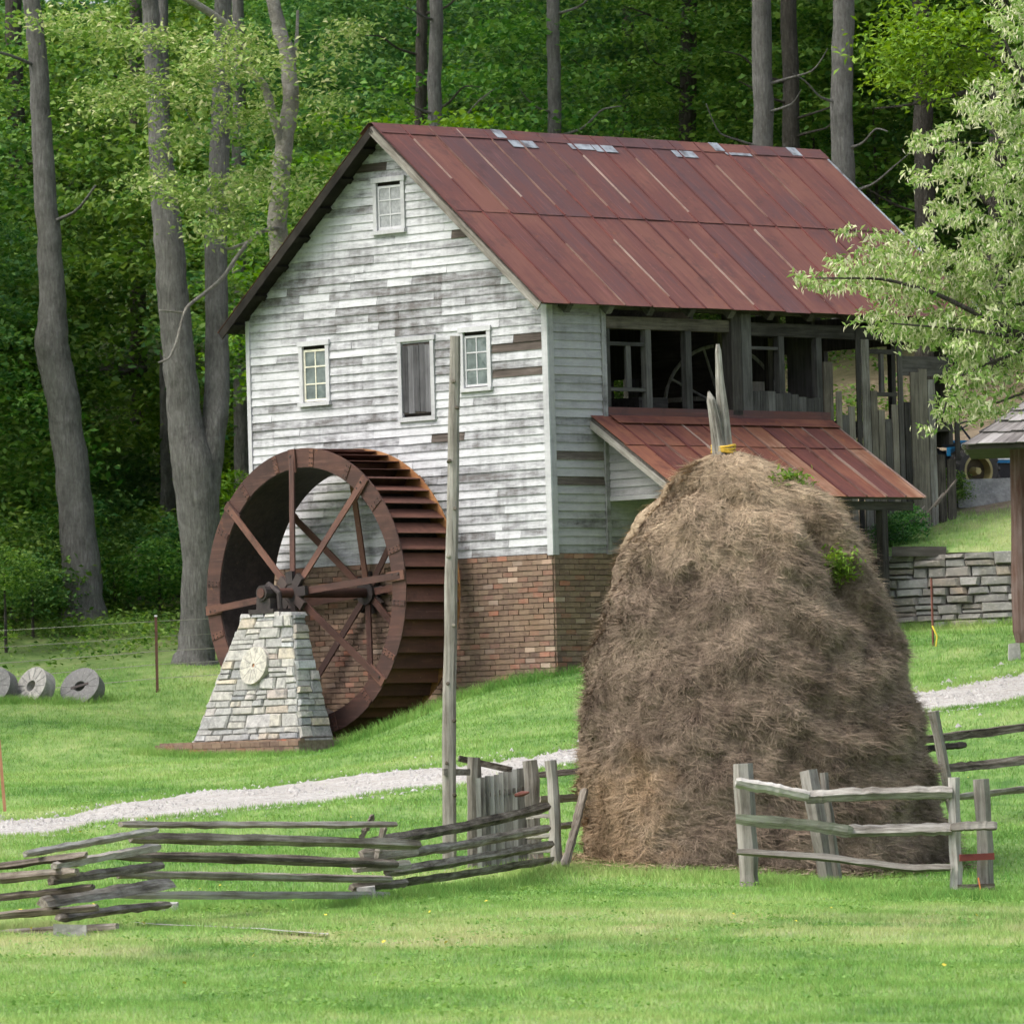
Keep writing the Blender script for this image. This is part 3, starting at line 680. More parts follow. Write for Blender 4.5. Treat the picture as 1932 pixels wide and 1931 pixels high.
for i in range(npan):
    v0 = -RAKE + i * pw; v1 = v0 + pw
    for k, (t0, t1, h) in enumerate([(.0, TS + .06, .066), (TS, TT, .050)]):
        off = random.uniform(-.02, .02); h += random.uniform(0, .006)
        slab(MB(), 0, t0, t1 + (random.uniform(-.012, .012) if k else 0), v0 + .004, v1 - .004, h, h + .004, random.uniform(-.006, .006)).build('roof_panel', m_roof, roof, axis=SD)
        light = random.random() < (.48 if k == 0 else .45)
        t0s, t1s = (t0, t1)
        if i > 0:
            if light:                         # the pale part of a seam often stops short
                a = random.uniform(0, .35); b = random.uniform(.6, 1.0); ta, tb = t0s + (t1s - t0s) * a, t0s + (t1s - t0s) * b
                slab(MB(), 0, ta, tb, v0 - .013, v0 + .013, h - .003, h + .026).build('panel_seam', m_seam, roof, axis=SD)
                if a > .02: slab(MB(), 0, t0s, ta - .002, v0 - .015, v0 + .015, h - .003, h + .026).build('panel_seam', m_seamr, roof, axis=SD)
                if b < .98: slab(MB(), 0, tb + .002, t1s, v0 - .015, v0 + .015, h - .003, h + .026).build('panel_seam', m_seamr, roof, axis=SD)
            else: slab(MB(), 0, t0s, t1s, v0 - .015, v0 + .015, h - .003, h + .026).build('panel_seam', m_seamr, roof, axis=SD)
    slab(MB(), 1, 0, TT, v0 + .004, v1 - .004, .05, .054).build('roof_panel', m_roof, roof, axis=SD)
# ridge cap, patches and the galvanised verge
for i in range(6):
    v0 = -RAKE - .02 + i * (VB + RAKE + .04) / 6; v1 = v0 + (VB + RAKE + .04) / 6 + .03; mb = MB()
    slab(mb, 0, -.02, .20, v0, v1, .082 + .004 * (i % 2), .086 + .004 * (i % 2)); slab(mb, 1, -.02, .20, v0, v1, .082 + .004 * (i % 2), .086 + .004 * (i % 2)); mb.build('ridge_cap', m_roof, roof, axis=GV)
for v0, v1, t0, t1 in [(2.55, 3.15, .205, .36), (4.0, 4.55, .205, .33), (4.58, 5.1, .205, .36), (6.55, 7.1, .22, .37), (7.95, 8.6, .19, .25)]:
    slab(MB(), 0, t0, t1, v0, v1, .088, .092, random.uniform(-.008, .008)).build('metal_patch', m_galv, roof, axis=GV)
for v0 in (2.35, 7.75, 9.75): slab(MB(), 0, -.02, .17, v0, v0 + .24, .094, .097).build('metal_patch', m_galv, roof, axis=GV)
slab(MB(), 0, 0, TT, VB - .02, VB + .025, .075, .085).build('verge_strip', m_galv, roof, axis=SD)
slab(MB(), 0, 0.05, TT, -RAKE - .022, -RAKE + .012, .074, .088).build('verge_strip', m_seamr, roof, axis=SD)
# barge boards, purlin ends under the gable overhang, rafter tails
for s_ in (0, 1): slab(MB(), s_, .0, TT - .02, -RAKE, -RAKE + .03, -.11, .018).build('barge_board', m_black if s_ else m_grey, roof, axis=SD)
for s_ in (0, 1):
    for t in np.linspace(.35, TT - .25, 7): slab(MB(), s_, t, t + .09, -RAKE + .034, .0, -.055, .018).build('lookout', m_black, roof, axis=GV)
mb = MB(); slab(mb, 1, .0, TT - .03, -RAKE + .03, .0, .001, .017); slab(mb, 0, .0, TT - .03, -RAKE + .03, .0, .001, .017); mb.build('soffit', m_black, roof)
for i in range(11):
    v = .25 + i * .98
    if v < 10.4: slab(MB(), 0, W_ / 2 - .5, TT - .04, v, v + .13, -.16, .0).build('rafter_tail', m_frame if i < 4 else m_interior, roof, axis=SD)

# --- porch lean-to on the long wall
def pp_(u, v, h=0.0):                          # point on porch roof, u negative outwards
    t = -u; n = np.array([.65, 1]) / math.hypot(.65, 1); return Hh(u - n[0] * h, v, 7.83 - .655 * t + n[1] * h)
def pslab(mb, u0, u1, v0, v1, h0, h1): return mb.hexa([pp_(u1, v0, h0), pp_(u1, v1, h0), pp_(u0, v1, h0), pp_(u0, v0, h0), pp_(u1, v0, h1), pp_(u1, v1, h1), pp_(u0, v1, h1), pp_(u0, v0, h1)])
PV0, PV1, PU = .93, 6.78, -2.16
proof = pslab(MB(), -.06, PU + .03, PV0 + .02, PV1 - .02, -.05, -.005).build('porch_roof', m_interior, mill, axis=GV)
PD = pp_(-1, 0) - pp_(0, 0); npn = 12; pw2 = (PV1 - PV0) / npn
for i in range(npn):
    v0 = PV0 + i * pw2; v1 = v0 + pw2
    mm = m_roof3 if i in (npn - 1, 7) else m_roof2
    for u0, u1, h in [(-.02, -.82, .022), (-.78, PU, .008)]:
        h += random.uniform(0, .005); pslab(MB(), u0, u1, v0 + .003, v1 - .003, h, h + .004).build('porch_panel', mm, proof, axis=PD)
    lt = random.random() < .8
    if i: pslab(MB(), -.03, PU, v0 - .014, v0 + .014, .010, .046).build('panel_seam', m_seam if lt else m_seamr, proof, axis=PD)
pslab(MB(), -.02, PU - .01, PV1 - .02, PV1 + .02, .0, .035).build('verge_strip', m_seam, proof, axis=PD)
pslab(MB(), -.05, PU + .02, PV0, PV0 + .04, -.16, -.052).build('barge_board', m_grey, proof, axis=PD)
HB('flashing', m_roof, mill, -.06, -.035, 1.35, PV1, 7.84, 7.985); 
pslab(MB(), -.055, -.26, 1.35, PV1, .06, .066).build('flashing', m_roof2, proof, axis=GV)
HB('porch_beam', m_interior, mill, PU + .18, PU + .30, PV0 + .15, PV1 - .1, 6.22, 6.36)
for v in (1.2, 3.6, 5.95): HB('porch_post', m_interior, mill, PU + .17, PU + .31, v - .07, v + .07, 3.9, 6.22)
# clapboarded end of the porch
pe = MB().add([Hh(-.05, 1.36, 6.5), Hh(-1.95, 1.36, 6.5), Hh(-.05, 1.36, 7.72), Hh(-.05, 1.40, 6.5), Hh(-1.95, 1.40, 6.5), Hh(-.05, 1.40, 7.72)], [(0, 1, 2), (5, 4, 3), (0, 3, 4, 1), (1, 4, 5, 2), (2, 5, 3, 0)]).build('porch_end', m_black, mill)
z = 6.5
while z < 7.6:
    ue = -(7.72 - z) / .65 + .0; ue2 = -(7.72 - z - ROW) / .65
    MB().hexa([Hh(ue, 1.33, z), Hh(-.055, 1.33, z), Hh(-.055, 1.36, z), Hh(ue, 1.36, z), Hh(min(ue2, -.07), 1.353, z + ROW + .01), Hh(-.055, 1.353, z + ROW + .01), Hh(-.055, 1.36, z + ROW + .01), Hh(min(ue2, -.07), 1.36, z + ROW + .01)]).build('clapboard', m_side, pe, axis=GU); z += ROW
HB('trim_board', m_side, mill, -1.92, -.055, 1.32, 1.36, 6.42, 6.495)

# --- big spoked wheel standing inside the open storey
fw = thing('spoked_flywheel', 'large thin spoked iron wheel inside the open upper storey', 'wheel', at(1362, 768, 127.0))
fc = at(1362, 768, 127.0); mb = MB(); rr = 1.06
mb.tube([fc + np.array([.93, .37, 0]) * math.cos(a) * rr + UP * math.sin(a) * rr for a in np.linspace(0, 2 * math.pi, 41)], [.032] * 41, 6, cap=False); mb.build('rim', m_grey, fw, axis=UP)
for k in range(8):
    a = k * math.pi / 4 + .3; MB().tube([fc, fc + np.array([.93, .37, 0]) * math.cos(a) * rr + UP * math.sin(a) * rr], [.026, .022], 6).build('spoke', m_grey, fw, axis=UP)
MB().tube([fc - np.array([-.37, .93, 0]) * .1, fc + np.array([-.37, .93, 0]) * .1], [.10, .10], 10).build('hub', m_frame, fw, axis=UP)

# ------------------------------------------------------------------ water wheel
ww = thing('water_wheel', 'big rusty iron overshot water wheel against the white gable', 'water wheel', Hh(4.27, -1.0, 2.8))
WU, WZ, WR, WI = 4.27, 5.07, 2.42, 2.10
VN, VF = -1.6, -.34
def wp(a, r, v): return Hh(WU - r * math.cos(a), v, WZ + r * math.sin(a))     # a from the right-hand side, upwards
def ring(mb, r0, r1, v0, v1, n=96):
    b = len(mb.v)
    for i in range(n):
        a = 2 * math.pi * i / n
        mb.v += [tuple(wp(a, r0, v0)), tuple(wp(a, r1, v0)), tuple(wp(a, r1, v1)), tuple(wp(a, r0, v1))]
    for i in range(n):
        j = (i + 1) % n; p = b + 4 * i; q = b + 4 * j
        for k in range(4): mb.f.append((p + k, p + (k + 1) % 4, q + (k + 1) % 4, q + k))
    return mb
ring(MB(), WI, WR, VN, VN + .02).build('rim', m_wheel, ww, axis=GU); ring(MB(), WI, WR + .004, VF - .02, VF).build('rim', m_wheelor, ww, axis=GU)
ring(MB(), WI - .012, WI + .004, VN + .021, VF - .021).build('sole_plate', m_hub, ww, axis=GU)
NB = 52; dp = 2 * math.pi / NB
for i in range(NB):
    a = i * dp + .02; mb = MB(); t = .006
    q = [(WI + .005, a + .98 * dp), (WI + .17, a + .92 * dp), (WR - .012 + random.uniform(-.006, .004), a)]
    for (r0, a0), (r1, a1) in zip(q[:-1], q[1:]):
        mb.hexa([wp(a0, r0, VN + .022), wp(a1, r1, VN + .022), wp(a1, r1, VF - .022), wp(a0, r0, VF - .022), wp(a0 + .004, r0 + t, VN + .022), wp(a1 + .004, r1 + t, VN + .022), wp(a1 + .004, r1 + t, VF - .022), wp(a0 + .004, r0 + t, VF - .022)])
    mb.build('bucket', m_bucket, ww, axis=GV)
for vv_ in (VN - .008, VF + .008):
    for k in range(16):
        a = math.radians(5 + 22.5 * k + 11.25); tdir = wp(a + math.pi / 2, 1, 0) - wp(a + math.pi / 2, 0, 0)
        jp = MB().beam(wp(a, WI + .015, vv_), wp(a, WR - .015, vv_), .012, .10, side=tdir).build('rim_joint', m_wheel, ww, axis=tdir)
        for q_ in (.07, .16, .25):
            for e_ in (-.012, .012): MB().tube([wp(a + e_, WI + q_, vv_ - .004), wp(a + e_, WI + q_, vv_ - .022 if vv_ < -1 else vv_ + .022)], [.012, .008], 6).build('rivet', m_hub, jp)
HZ = 4.98
for vh, vr in ((-1.86, VN - .012), (-.16, VF + .012)):
    hubc = Hh(WU, vh, WZ)
    sgn = -1 if vh < -1 else 1
    for k in range(8):
        a = math.radians(5 + 45 * k); p0 = wp(a, .16, vh); p1 = wp(a, WR - .04, vr + sgn * .01); tdir = wp(a + math.pi / 2, 1, 0) - wp(a + math.pi / 2, 0, 0)
        sp = MB().beam(p0, p1, .03, .115, side=tdir).build('spoke', m_wheel, ww, axis=p1 - p0)
        MB().beam(wp(a, WI - .08, vr + sgn * .025), wp(a, WR - .0, vr + sgn * .012), .03, .16, side=tdir).build('bolt_plate', m_wheel, sp, axis=p1 - p0)
        for rr_ in (.07, .2): MB().tube([wp(a + .012, WI + rr_, vr + sgn * .01), wp(a + .012, WI + rr_, vr + sgn * .05)], [.018, .018], 6).build('bolt', m_hub, sp)
    hub = MB().tube([Hh(WU, vh - .07, WZ), Hh(WU, vh + .07, WZ)], [.20, .20], 16).build('hub', m_hub, ww, axis=GV)
    for k in range(8):
        a = math.radians(5 + 45 * k); tdir = wp(a + math.pi / 2, 1, 0) - wp(a + math.pi / 2, 0, 0)
        MB().beam(wp(a, .15, vh + sgn * .05), wp(a, .36, vh + sgn * .045), .07, .16, side=tdir).build('spoke_socket', m_hub, hub)
MB().tube([Hh(WU, -2.62, WZ), Hh(WU, .1, WZ)], [.085, .085], 14).build('axle', m_wheel, ww, axis=GV)
mb = MB(); mb.tube([Hh(WU, -2.60, WZ), Hh(WU, -2.28, WZ)], [.13, .13], 12); hb(mb, WU - .30, WU + .30, -2.62, -2.22, 4.725, 4.80); hb(mb, WU - .17, WU + .17, -2.56, -2.28, 4.80, 4.98)
mb.tube([Hh(WU + .26, -2.42, 4.77), Hh(WU + .24, -2.42, 5.06), Hh(WU, -2.42, 5.22), Hh(WU - .24, -2.42, 5.06), Hh(WU - .26, -2.42, 4.77)], [.045] * 5, 8)
mb.build('bearing_block', m_hub, ww, axis=GV)

# ------------------------------------------------------------------ stone pier carrying the axle
pier = thing('stone_pier', 'tapering pale rubble stone pier carrying the water wheel axle', 'stone pier', Hh(4.4, -2.45, 2.5))
Bz, Tz = 2.30, 4.69
B = [Hh(3.12, -2.90, Bz), Hh(5.90, -2.90, Bz), Hh(5.90, -2.06, Bz), Hh(3.12, -2.06, Bz)]
T = [Hh(3.55, -2.57, Tz), Hh(4.78, -2.57, Tz), Hh(4.78, -2.33, Tz), Hh(3.55, -2.33, Tz)]
core = MB().hexa(B + T).build('core', m_core, pier)
def stones(bl, br, tr, tl, heights, wrange, parent, mat, depth=.045, skip=None, lastn=None, gap=.007, inset=.86, jt=.018):
    bl, br, tr, tl = map(lambda p: np.array(p, float), (bl, br, tr, tl)); n = np.cross(br - bl, tl - bl); n /= np.linalg.norm(n)
    HH = np.linalg.norm(tl - bl); t = 0
    def pt(s, t_): return (bl + (br - bl) * s) * (1 - t_) + (tl + (tr - tl) * s) * t_
    while t < HH - .02:
        h = random.uniform(*heights) if HH - t < .5 or True else 0
        if HH - t - h < heights[0] * .8: h = HH - t
        t0, t1 = t / HH, (t + h) / HH; wd = np.linalg.norm((br - bl) * (1 - t0) + (tr - tl) * t0); s = 0
        while s < wd - .01:
            l = random.uniform(*wrange) * (1.0 + .6 * (h / heights[1]))
            if wd - s - l < wrange[0]: l = wd - s
            cells = [(s, s + l, t0, t1)]
            if h > heights[0] * 1.7 and random.random() < .4:
                tm = t0 + (t1 - t0) * random.uniform(.4, .6); cells = [(s, s + l, t0, tm), (s, s + l, tm, t1)]
            for (a, b, q0, q1) in cells:
                sa, sb = (a + gap) / wd, (b - gap) / wd; g2 = gap / HH; j = lambda: random.uniform(-1, 1) * jt
                quad = [pt(sa, q0 + g2), pt(sb, q0 + g2), pt(sb, q1 - g2), pt(sa, q1 - g2)]
                c = sum(quad) / 4
                if skip and skip(c): continue
                ex = (br - bl) / np.linalg.norm(br - bl); ey = np.cross(n, ex)
                dd = depth * random.uniform(.35, 1.35); quad = [q + ex * j() + ey * j() * .5 for q in quad]
                back = [q - n * .05 for q in quad]; mid = [q + n * dd * .45 for q in quad]
                fr_ = [c + (q - c) * inset + n * dd * random.uniform(.85, 1.15) + ex * j() * .5 for q in quad]
                st = MB(); st.add(back + mid + fr_, [(i, (i + 1) % 4, 4 + (i + 1) % 4, 4 + i) for i in range(4)] + [(4 + i, 4 + (i + 1) % 4, 8 + (i + 1) % 4, 8 + i) for i in range(4)] + [(8, 9, 10, 11)])
                st.build('stone', mat, parent)
            s += l
        t += h
MC = Hh(4.31, -2.86, 3.86)
fn = np.cross(B[0] - B[1], T[1] - B[1]); fn /= np.linalg.norm(fn)
def skipm(c):
    d = c - MC; return math.hypot(d @ GU, d[2]) < .31
stones(B[1], B[0], T[0], T[1], (.10, .27), (.16, .42), core, m_stone, skip=skipm)
stones(B[0], B[3], T[3], T[0], (.09, .22), (.15, .34), core, m_stone)
stones(B[2], B[1], T[1], T[2], (.10, .20), (.16, .30), core, m_stone)
cap = MB(); 
for a, b in [(3.53, 3.82), (3.83, 4.20), (4.21, 4.52), (4.53, 4.80)]:
    MB().hexa([Hh(a, -2.62, Tz - .02), Hh(b - .008, -2.62, Tz - .02), Hh(b - .008, -2.25, Tz - .02), Hh(a, -2.25, Tz - .02), Hh(a + .03, -2.60, Tz + .03 + random.uniform(0, .03)), Hh(b - .03, -2.60, Tz + .05), Hh(b - .03, -2.27, Tz + .05), Hh(a + .03, -2.27, Tz + .04)]).build('stone', m_stone, core)
# small millstone set in the face
dn = (T[1] - B[1]); dn = dn + (B[0] - B[1]) * 0; fu = (T[1] + T[0]) / 2 - (B[1] + B[0]) / 2; fu /= np.linalg.norm(fu); fe = -GU; fnn = np.cross(fe, fu); 
tpar = (3.86 - Bz) / (Tz - Bz); yv = -2.90 + .32 * tpar; mc = Hh(4.31, yv, 3.86)
def disc(mb, c, ex, ey, n_, r0, r1, d0, d1, ns=40):
    b = len(mb.v)
    for i in range(ns):
        a = 2 * math.pi * i / ns
        for r, d in ((r0, d0), (r1, d0), (r1, d1), (r0, d1)): mb.v.append(tuple(c + ex * r * math.cos(a) + ey * r * math.sin(a) + n_ * d))
    for i in range(ns):
        p, q = b + 4 * i, b + 4 * ((i + 1) % ns)
        for k in range(4): mb.f.append((p + k, q + k, q + (k + 1) % 4, p + (k + 1) % 4))
    return mb
fnn = fnn / np.linalg.norm(fnn)
if fnn @ (-GV) < 0: fnn = -fnn
ms = MB(); disc(ms, mc, fe, fu, fnn, .035, .315, -.05, .10); msd = ms.build('millstone_disc', m_millst, pier)
MB().tube([mc + fnn * .0, mc + fnn * .08], [.036, .036], 10).build('eye_plug', m_orange, msd)
for k in range(10):
    a = k * .628 + .2; d1 = fe * math.cos(a) + fu * math.sin(a); MB().beam(mc + d1 * .07 + fnn * .099, mc + d1 * .29 + fnn * .099, .008, .006, side=fnn).build('furrow', m_millgrey, msd)
# brick footing under the pier
ft = MB(); hb(ft, 2.9, 6.42, -3.12, -1.9, 1.9, 2.60); foot = ft.build('brick_footing', m_mortar, pier)
for r_i in range(4):
    zc = 2.60 - .045 - r_i * .09
    q = 2.9 + (.115 if r_i % 2 else 0) + .1165
    while q < 6.35: put('brick', random.choice(BR), m_brick, foot, Hh(q, -3.12 + .05 - .014, zc), ang_g); q += .2335
q = 2.95
while q < 6.4:
    for vv in (-3.04,): put('brick', random.choice(BRH), m_brick, foot, Hh(q, vv, 2.592), ang_g)
    q += .115

# ------------------------------------------------------------------ three loose millstones on the grass
def loose_mill(px, py, Yd, r, th, tilt, yaw, mat, label, hole):
    c = at(px, py, Yd); zg = g1(c[0], c[1])
    o = thing('millstone', label, 'millstone', (c[0], c[1], zg), 'old millstones lying on the grass')
    n_ = np.array([math.sin(yaw) * math.cos(tilt), -math.cos(yaw) * math.cos(tilt), math.sin(tilt)]); ex = np.cross([0, 0, 1], n_); ex /= np.linalg.norm(ex); ey = np.cross(n_, ex)
    c = np.array([c[0], c[1], zg + r * math.cos(tilt) * .92])
    b = MB(); disc(b, c, ex, ey, n_, .11, r, -th, 0); st = b.build('stone_body', mat, o)
    for k in range(12):
        a = k * .5236; d1 = ex * math.cos(a) + ey * math.sin(a); MB().beam(c + d1 * .14 + n_ * .001, c + d1 * (r - .02) + n_ * .001, .016, .01, side=n_).build('furrow', m_millgrey, st)
    if hole:
        MB().beam(c - (ex + ey * .3) * .17 + n_ * .001, c + (ex + ey * .3) * .17 + n_ * .001, .05, .02, side=n_).build('iron_bar', m_hub, st)
loose_mill(-12, 1290, 135, .36, .26, .35, -.55, m_millgrey, 'dark millstone cut off by the left edge of the picture', False)
loose_mill(58, 1290, 135, .375, .26, .42, -.75, m_millmid, 'pale grooved millstone leaning between two grey ones', False)
loose_mill(150, 1288, 135, .39, .26, .55, -.45, m_millgrey, 'plain grey millstone with iron bar nearest the wire fence post', True)

# ------------------------------------------------------------------ haystack
HY = 86.0
PROF = [(852, 1345, 1395), (866, 1305, 1445), (885, 1278, 1490), (915, 1252, 1545), (950, 1222, 1596), (1000, 1184, 1632), (1050, 1163, 1654), (1100, 1150, 1658), (1200, 1128, 1690), (1300, 1108, 1716), (1400, 1098, 1744), (1500, 1097, 1766), (1600, 1096, 1785), (1660, 1098, 1790), (1700, 1100, 1792)]
hc0 = at(1430, 1655, HY); hay_o = thing('haystack', 'tall domed brown haystack built round a split pole', 'haystack', (hc0[0], HY, g1(hc0[0], HY)))
lev = []
for (y, xl, xr) in PROF:
    a, b = at(xl, y, HY), at(xr, y, HY); lev.append(((a[2] + b[2]) / 2, (a[0] + b[0]) / 2, (b[0] - a[0]) / 2))
lev = np.array(lev[::-1]); lev[0, 0] = min(lev[0, 0], g1(lev[0, 1], HY - 2) - .2)
zs = np.linspace(lev[0, 0], lev[-1, 0], 110); cxs = interp(lev[:, 0].copy(), lev[:, 1].copy(), zs); rs = interp(lev[:, 0].copy(), lev[:, 2].copy(), zs)
NA = 160; angs = np.linspace(0, 2 * math.pi, NA, endpoint=False)
def lump(a, z):
    # broad lobes near the top, finer sag lower down
    k = np.clip((z - 3.0) / 2.0, 0, 1)
    l = .07 * np.sin(3 * a + 1.1 + z * .9) + .05 * np.sin(5 * a + 2.0 - z * 1.7) + .030 * np.sin(9 * a + z * 3.1) + .022 * np.sin(14 * a - z * 4.3) + .016 * np.sin(23 * a + z * 7.7 + 1) + .012 * np.sin(31 * a - z * 11.)
    # a deep fold right of centre where a second heap leans against the first
    f0 = -1.02 + (4.75 - z) * .30; f = np.exp(-((a - 2 * math.pi - f0 + math.pi * 2) % (2 * math.pi) - 0) ** 2 / .012) if False else np.exp(-(((a - f0 + math.pi) % (2 * math.pi)) - math.pi) ** 2 / .010)
    fade = np.clip((z - 3.1) / .7, 0, 1) * np.clip((5.3 - z) / .3, 0, 1)
    l2 = -.30 * f * fade + .11 * np.exp(-(((a - f0 - .30 + math.pi) % (2 * math.pi)) - math.pi) ** 2 / .06) * fade
    brow = -.17 * np.exp(-((z - 4.93 - .13 * np.sin(2.0 * a + .6)) / .085) ** 2) * (.35 + .65 * np.clip(np.sin(3 * a + 2.2), 0, 1)) - .10 * np.exp(-((z - 4.2 - .25 * np.sin(3 * a)) / .12) ** 2) * np.clip(np.sin(4 * a), 0, 1)
    return l * (.45 + .75 * k) + l2 + brow
A, Zm = np.meshgrid(angs, zs); R0 = rs[:, None] * np.ones_like(A)
cb = .035 * np.sin(A * 17 + Zm * 5.3 + 2 * np.sin(Zm * 3.1)) * np.sin(Zm * 6.1 + 3 * np.sin(A * 4)) + .03 * np.sin(Zm * 9 + np.sin(A * 5) * 2)
Rr = R0 * (1 + lump(A, Zm) * .55) + lump(A, Zm) * .30 + cb - .02 - .10 * np.clip((Zm - 3.0) / 1.6, 0, 1) + rng.normal(0, .012, A.shape)
Rr = np.maximum(Rr, .02)
HX = cxs[:, None] + Rr * np.cos(A); HYY = HY + Rr * np.sin(A); HZm = Zm + rng.normal(0, .012, A.shape)
hv = np.stack([HX.ravel(), HYY.ravel(), HZm.ravel()], 1); hv = np.vstack([hv, [[cxs[-1], HY, zs[-1] + .05]]])
I = np.arange(109)[:, None] * NA + np.arange(NA)[None]; J = np.arange(109)[:, None] * NA + (np.arange(NA)[None] + 1) % NA
hf = [tuple(x) for x in np.stack([I.ravel(), J.ravel(), (J + NA).ravel(), (I + NA).ravel()], 1)] + [(109 * NA + k, 109 * NA + (k + 1) % NA, 110 * NA) for k in range(NA)]
me = bpy.data.meshes.new('hay_mound'); me.from_pydata([tuple(p) for p in hv], [], hf); mound = put('hay_mound', me, m_hay, hay_o, (0, 0, 0), smooth=True)
# loose stalks over the whole surface
NS = 260000
ti = rng.integers(0, 108, NS); w_ = rs[ti] / rs.max(); keep = rng.random(NS) < (.25 + .75 * w_); ti = ti[keep]; n_ = len(ti)
ta = rng.uniform(0, 2 * math.pi, n_); ta = np.where(rng.random(n_) < .72, -rng.uniform(0, math.pi, n_), ta)
ai = ((ta / (2 * math.pi) * NA).astype(int)) % NA
base = np.stack([HX[ti, ai], HYY[ti, ai], HZm[ti, ai]], 1)
nb = np.stack([HX[ti, (ai + 1) % NA], HYY[ti, (ai + 1) % NA], HZm[ti, (ai + 1) % NA]], 1); nu = np.stack([HX[ti + 1, ai], HYY[ti + 1, ai], HZm[ti + 1, ai]], 1)
base = base + (nb - base) * rng.random((n_, 1)) + (nu - base) * rng.random((n_, 1))
rad = np.stack([np.cos(ta), np.sin(ta), np.full(n_, .25)], 1); tan_ = np.stack([-np.sin(ta), np.cos(ta), np.zeros(n_)], 1)
slope = (nu - base); slope = slope / (np.linalg.norm(slope, axis=1, keepdims=True) + 1e-9)
cl = np.sin(base[:, 0] * 5.1 + base[:, 2] * 3.3) + np.sin(base[:, 2] * 6.7 - base[:, 0] * 4.2 + 1.3) + np.sin(base[:, 0] * 11.3 + 2.1) * .7 + np.sin(base[:, 2] * 13.1 + base[:, 0] * 3) * .7
lay = (np.sin(base[:, 2] * 9 + np.sin(base[:, 0] * 2.2) * 2) > .35).astype(float)
d = -slope * rng.uniform(.25, 1.0, (n_, 1)) + tan_ * (cl[:, None] * .27 + rng.normal(0, .42, (n_, 1))) + rad * np.abs(rng.normal(.05, .13, (n_, 1)) + .10 * lay[:, None])
d /= np.linalg.norm(d, axis=1, keepdims=True); ln = rng.uniform(.05, .17, (n_, 1)) * (1 + .5 * lay[:, None]); wd = rng.uniform(.0022, .0048, (n_, 1))
sdv = np.cross(d, rad); sdv /= (np.linalg.norm(sdv, axis=1, keepdims=True) + 1e-9)
p0 = base + rad * .004; p1 = p0 + d * ln; sv = np.stack([p0 - sdv * wd, p0 + sdv * wd, p1], 1).reshape(-1, 3)
tag(put('straw', np_mesh('straw', sv, np.arange(len(sv)).reshape(-1, 3)), m_straw, hay_o), kind='stuff')
def spike(pts, rad, mat, name, parent, seed):
    pts = [np.array(p) for p in pts]; return MB().tube(pts, rad, 9, .10, seed=seed).build(name, mat, parent, axis=pts[-1] - pts[0], smooth=False)
spike([at(1372, 900, HY), at(1370, 850, HY), at(1364, 780, HY), at(1358, 720, HY), at(1355, 662, HY), at(1354, 649, HY)], [.09, .085, .07, .052, .036, .02], m_pale, 'pole', hay_o, 3)
spike([at(1362, 900, HY - .08), at(1357, 850, HY - .08), at(1350, 795, HY - .08), at(1342, 755, HY - .08), at(1337, 738, HY - .08)], [.085, .08, .07, .052, .012], m_pale, 'pole', hay_o, 5)
for k in range(3):
    c = at(1365, 850 - k * 5 + 2, HY - .03); MB().tube([c + np.array([math.cos(a) * .135, math.sin(a) * .13, .012 * math.sin(a * 2 + k)]) for a in np.linspace(0, 6.28, 17)], [.016] * 17, 6, cap=False).build('rope', m_yellowrope, hay_o)
def leaf_cloud(cent, size, up_bias=.5, aspect=.5, droop=0.0, rg=rng):
    n = len(cent); nrm = rg.normal(0, 1, (n, 3)); nrm[:, 2] = np.abs(nrm[:, 2]) * (1 + 2 * up_bias) + up_bias; nrm /= np.linalg.norm(nrm, axis=1, keepdims=True)
    d = rg.normal(0, 1, (n, 3)); d -= nrm * (d * nrm).sum(1, keepdims=True); d[:, 2] -= droop; d /= np.linalg.norm(d, axis=1, keepdims=True); s = np.cross(nrm, d); s /= np.linalg.norm(s, axis=1, keepdims=True)
    l = (size * rg.uniform(.65, 1.3, n))[:, None]
    bend = nrm * l * .12
    return np.stack([cent - d * l * .5, cent + s * l * aspect * .5 + bend, cent + d * l * .5, cent - s * l * aspect * .5 + bend], 1).reshape(-1, 3)
def leaf_mesh(name, cent, size, **k):
    v = leaf_cloud(np.asarray(cent), np.broadcast_to(size, (len(cent),)), **k); return np_mesh(name, v, np.arange(len(v)).reshape(-1, 4))
for (x, y, rx, n) in [(1478, 908, .09, 160), (1502, 914, .10, 200), (1580, 1058, .10, 240), (1588, 1078, .09, 140)]:
    zc = at(x, y, HY)[2]; i = int(np.clip((zc - zs[0]) / (zs[-1] - zs[0]) * 109, 0, 109)); dxw = at(x, y, HY)[0] - cxs[i]; rr_ = Rr[i].mean()
    Yc = HY - math.sqrt(max(rr_ ** 2 - dxw ** 2, .05)) - .02
    c = at(x, y, Yc); put('weed_tuft', leaf_mesh('weed_tuft', c + rng.normal(0, 1, (n, 3)) * [rx, rx * .6, rx * .8] - [0, .06, 0], .075, up_bias=.1, aspect=.4), m_weed, hay_o)['kind'] = 'stuff'

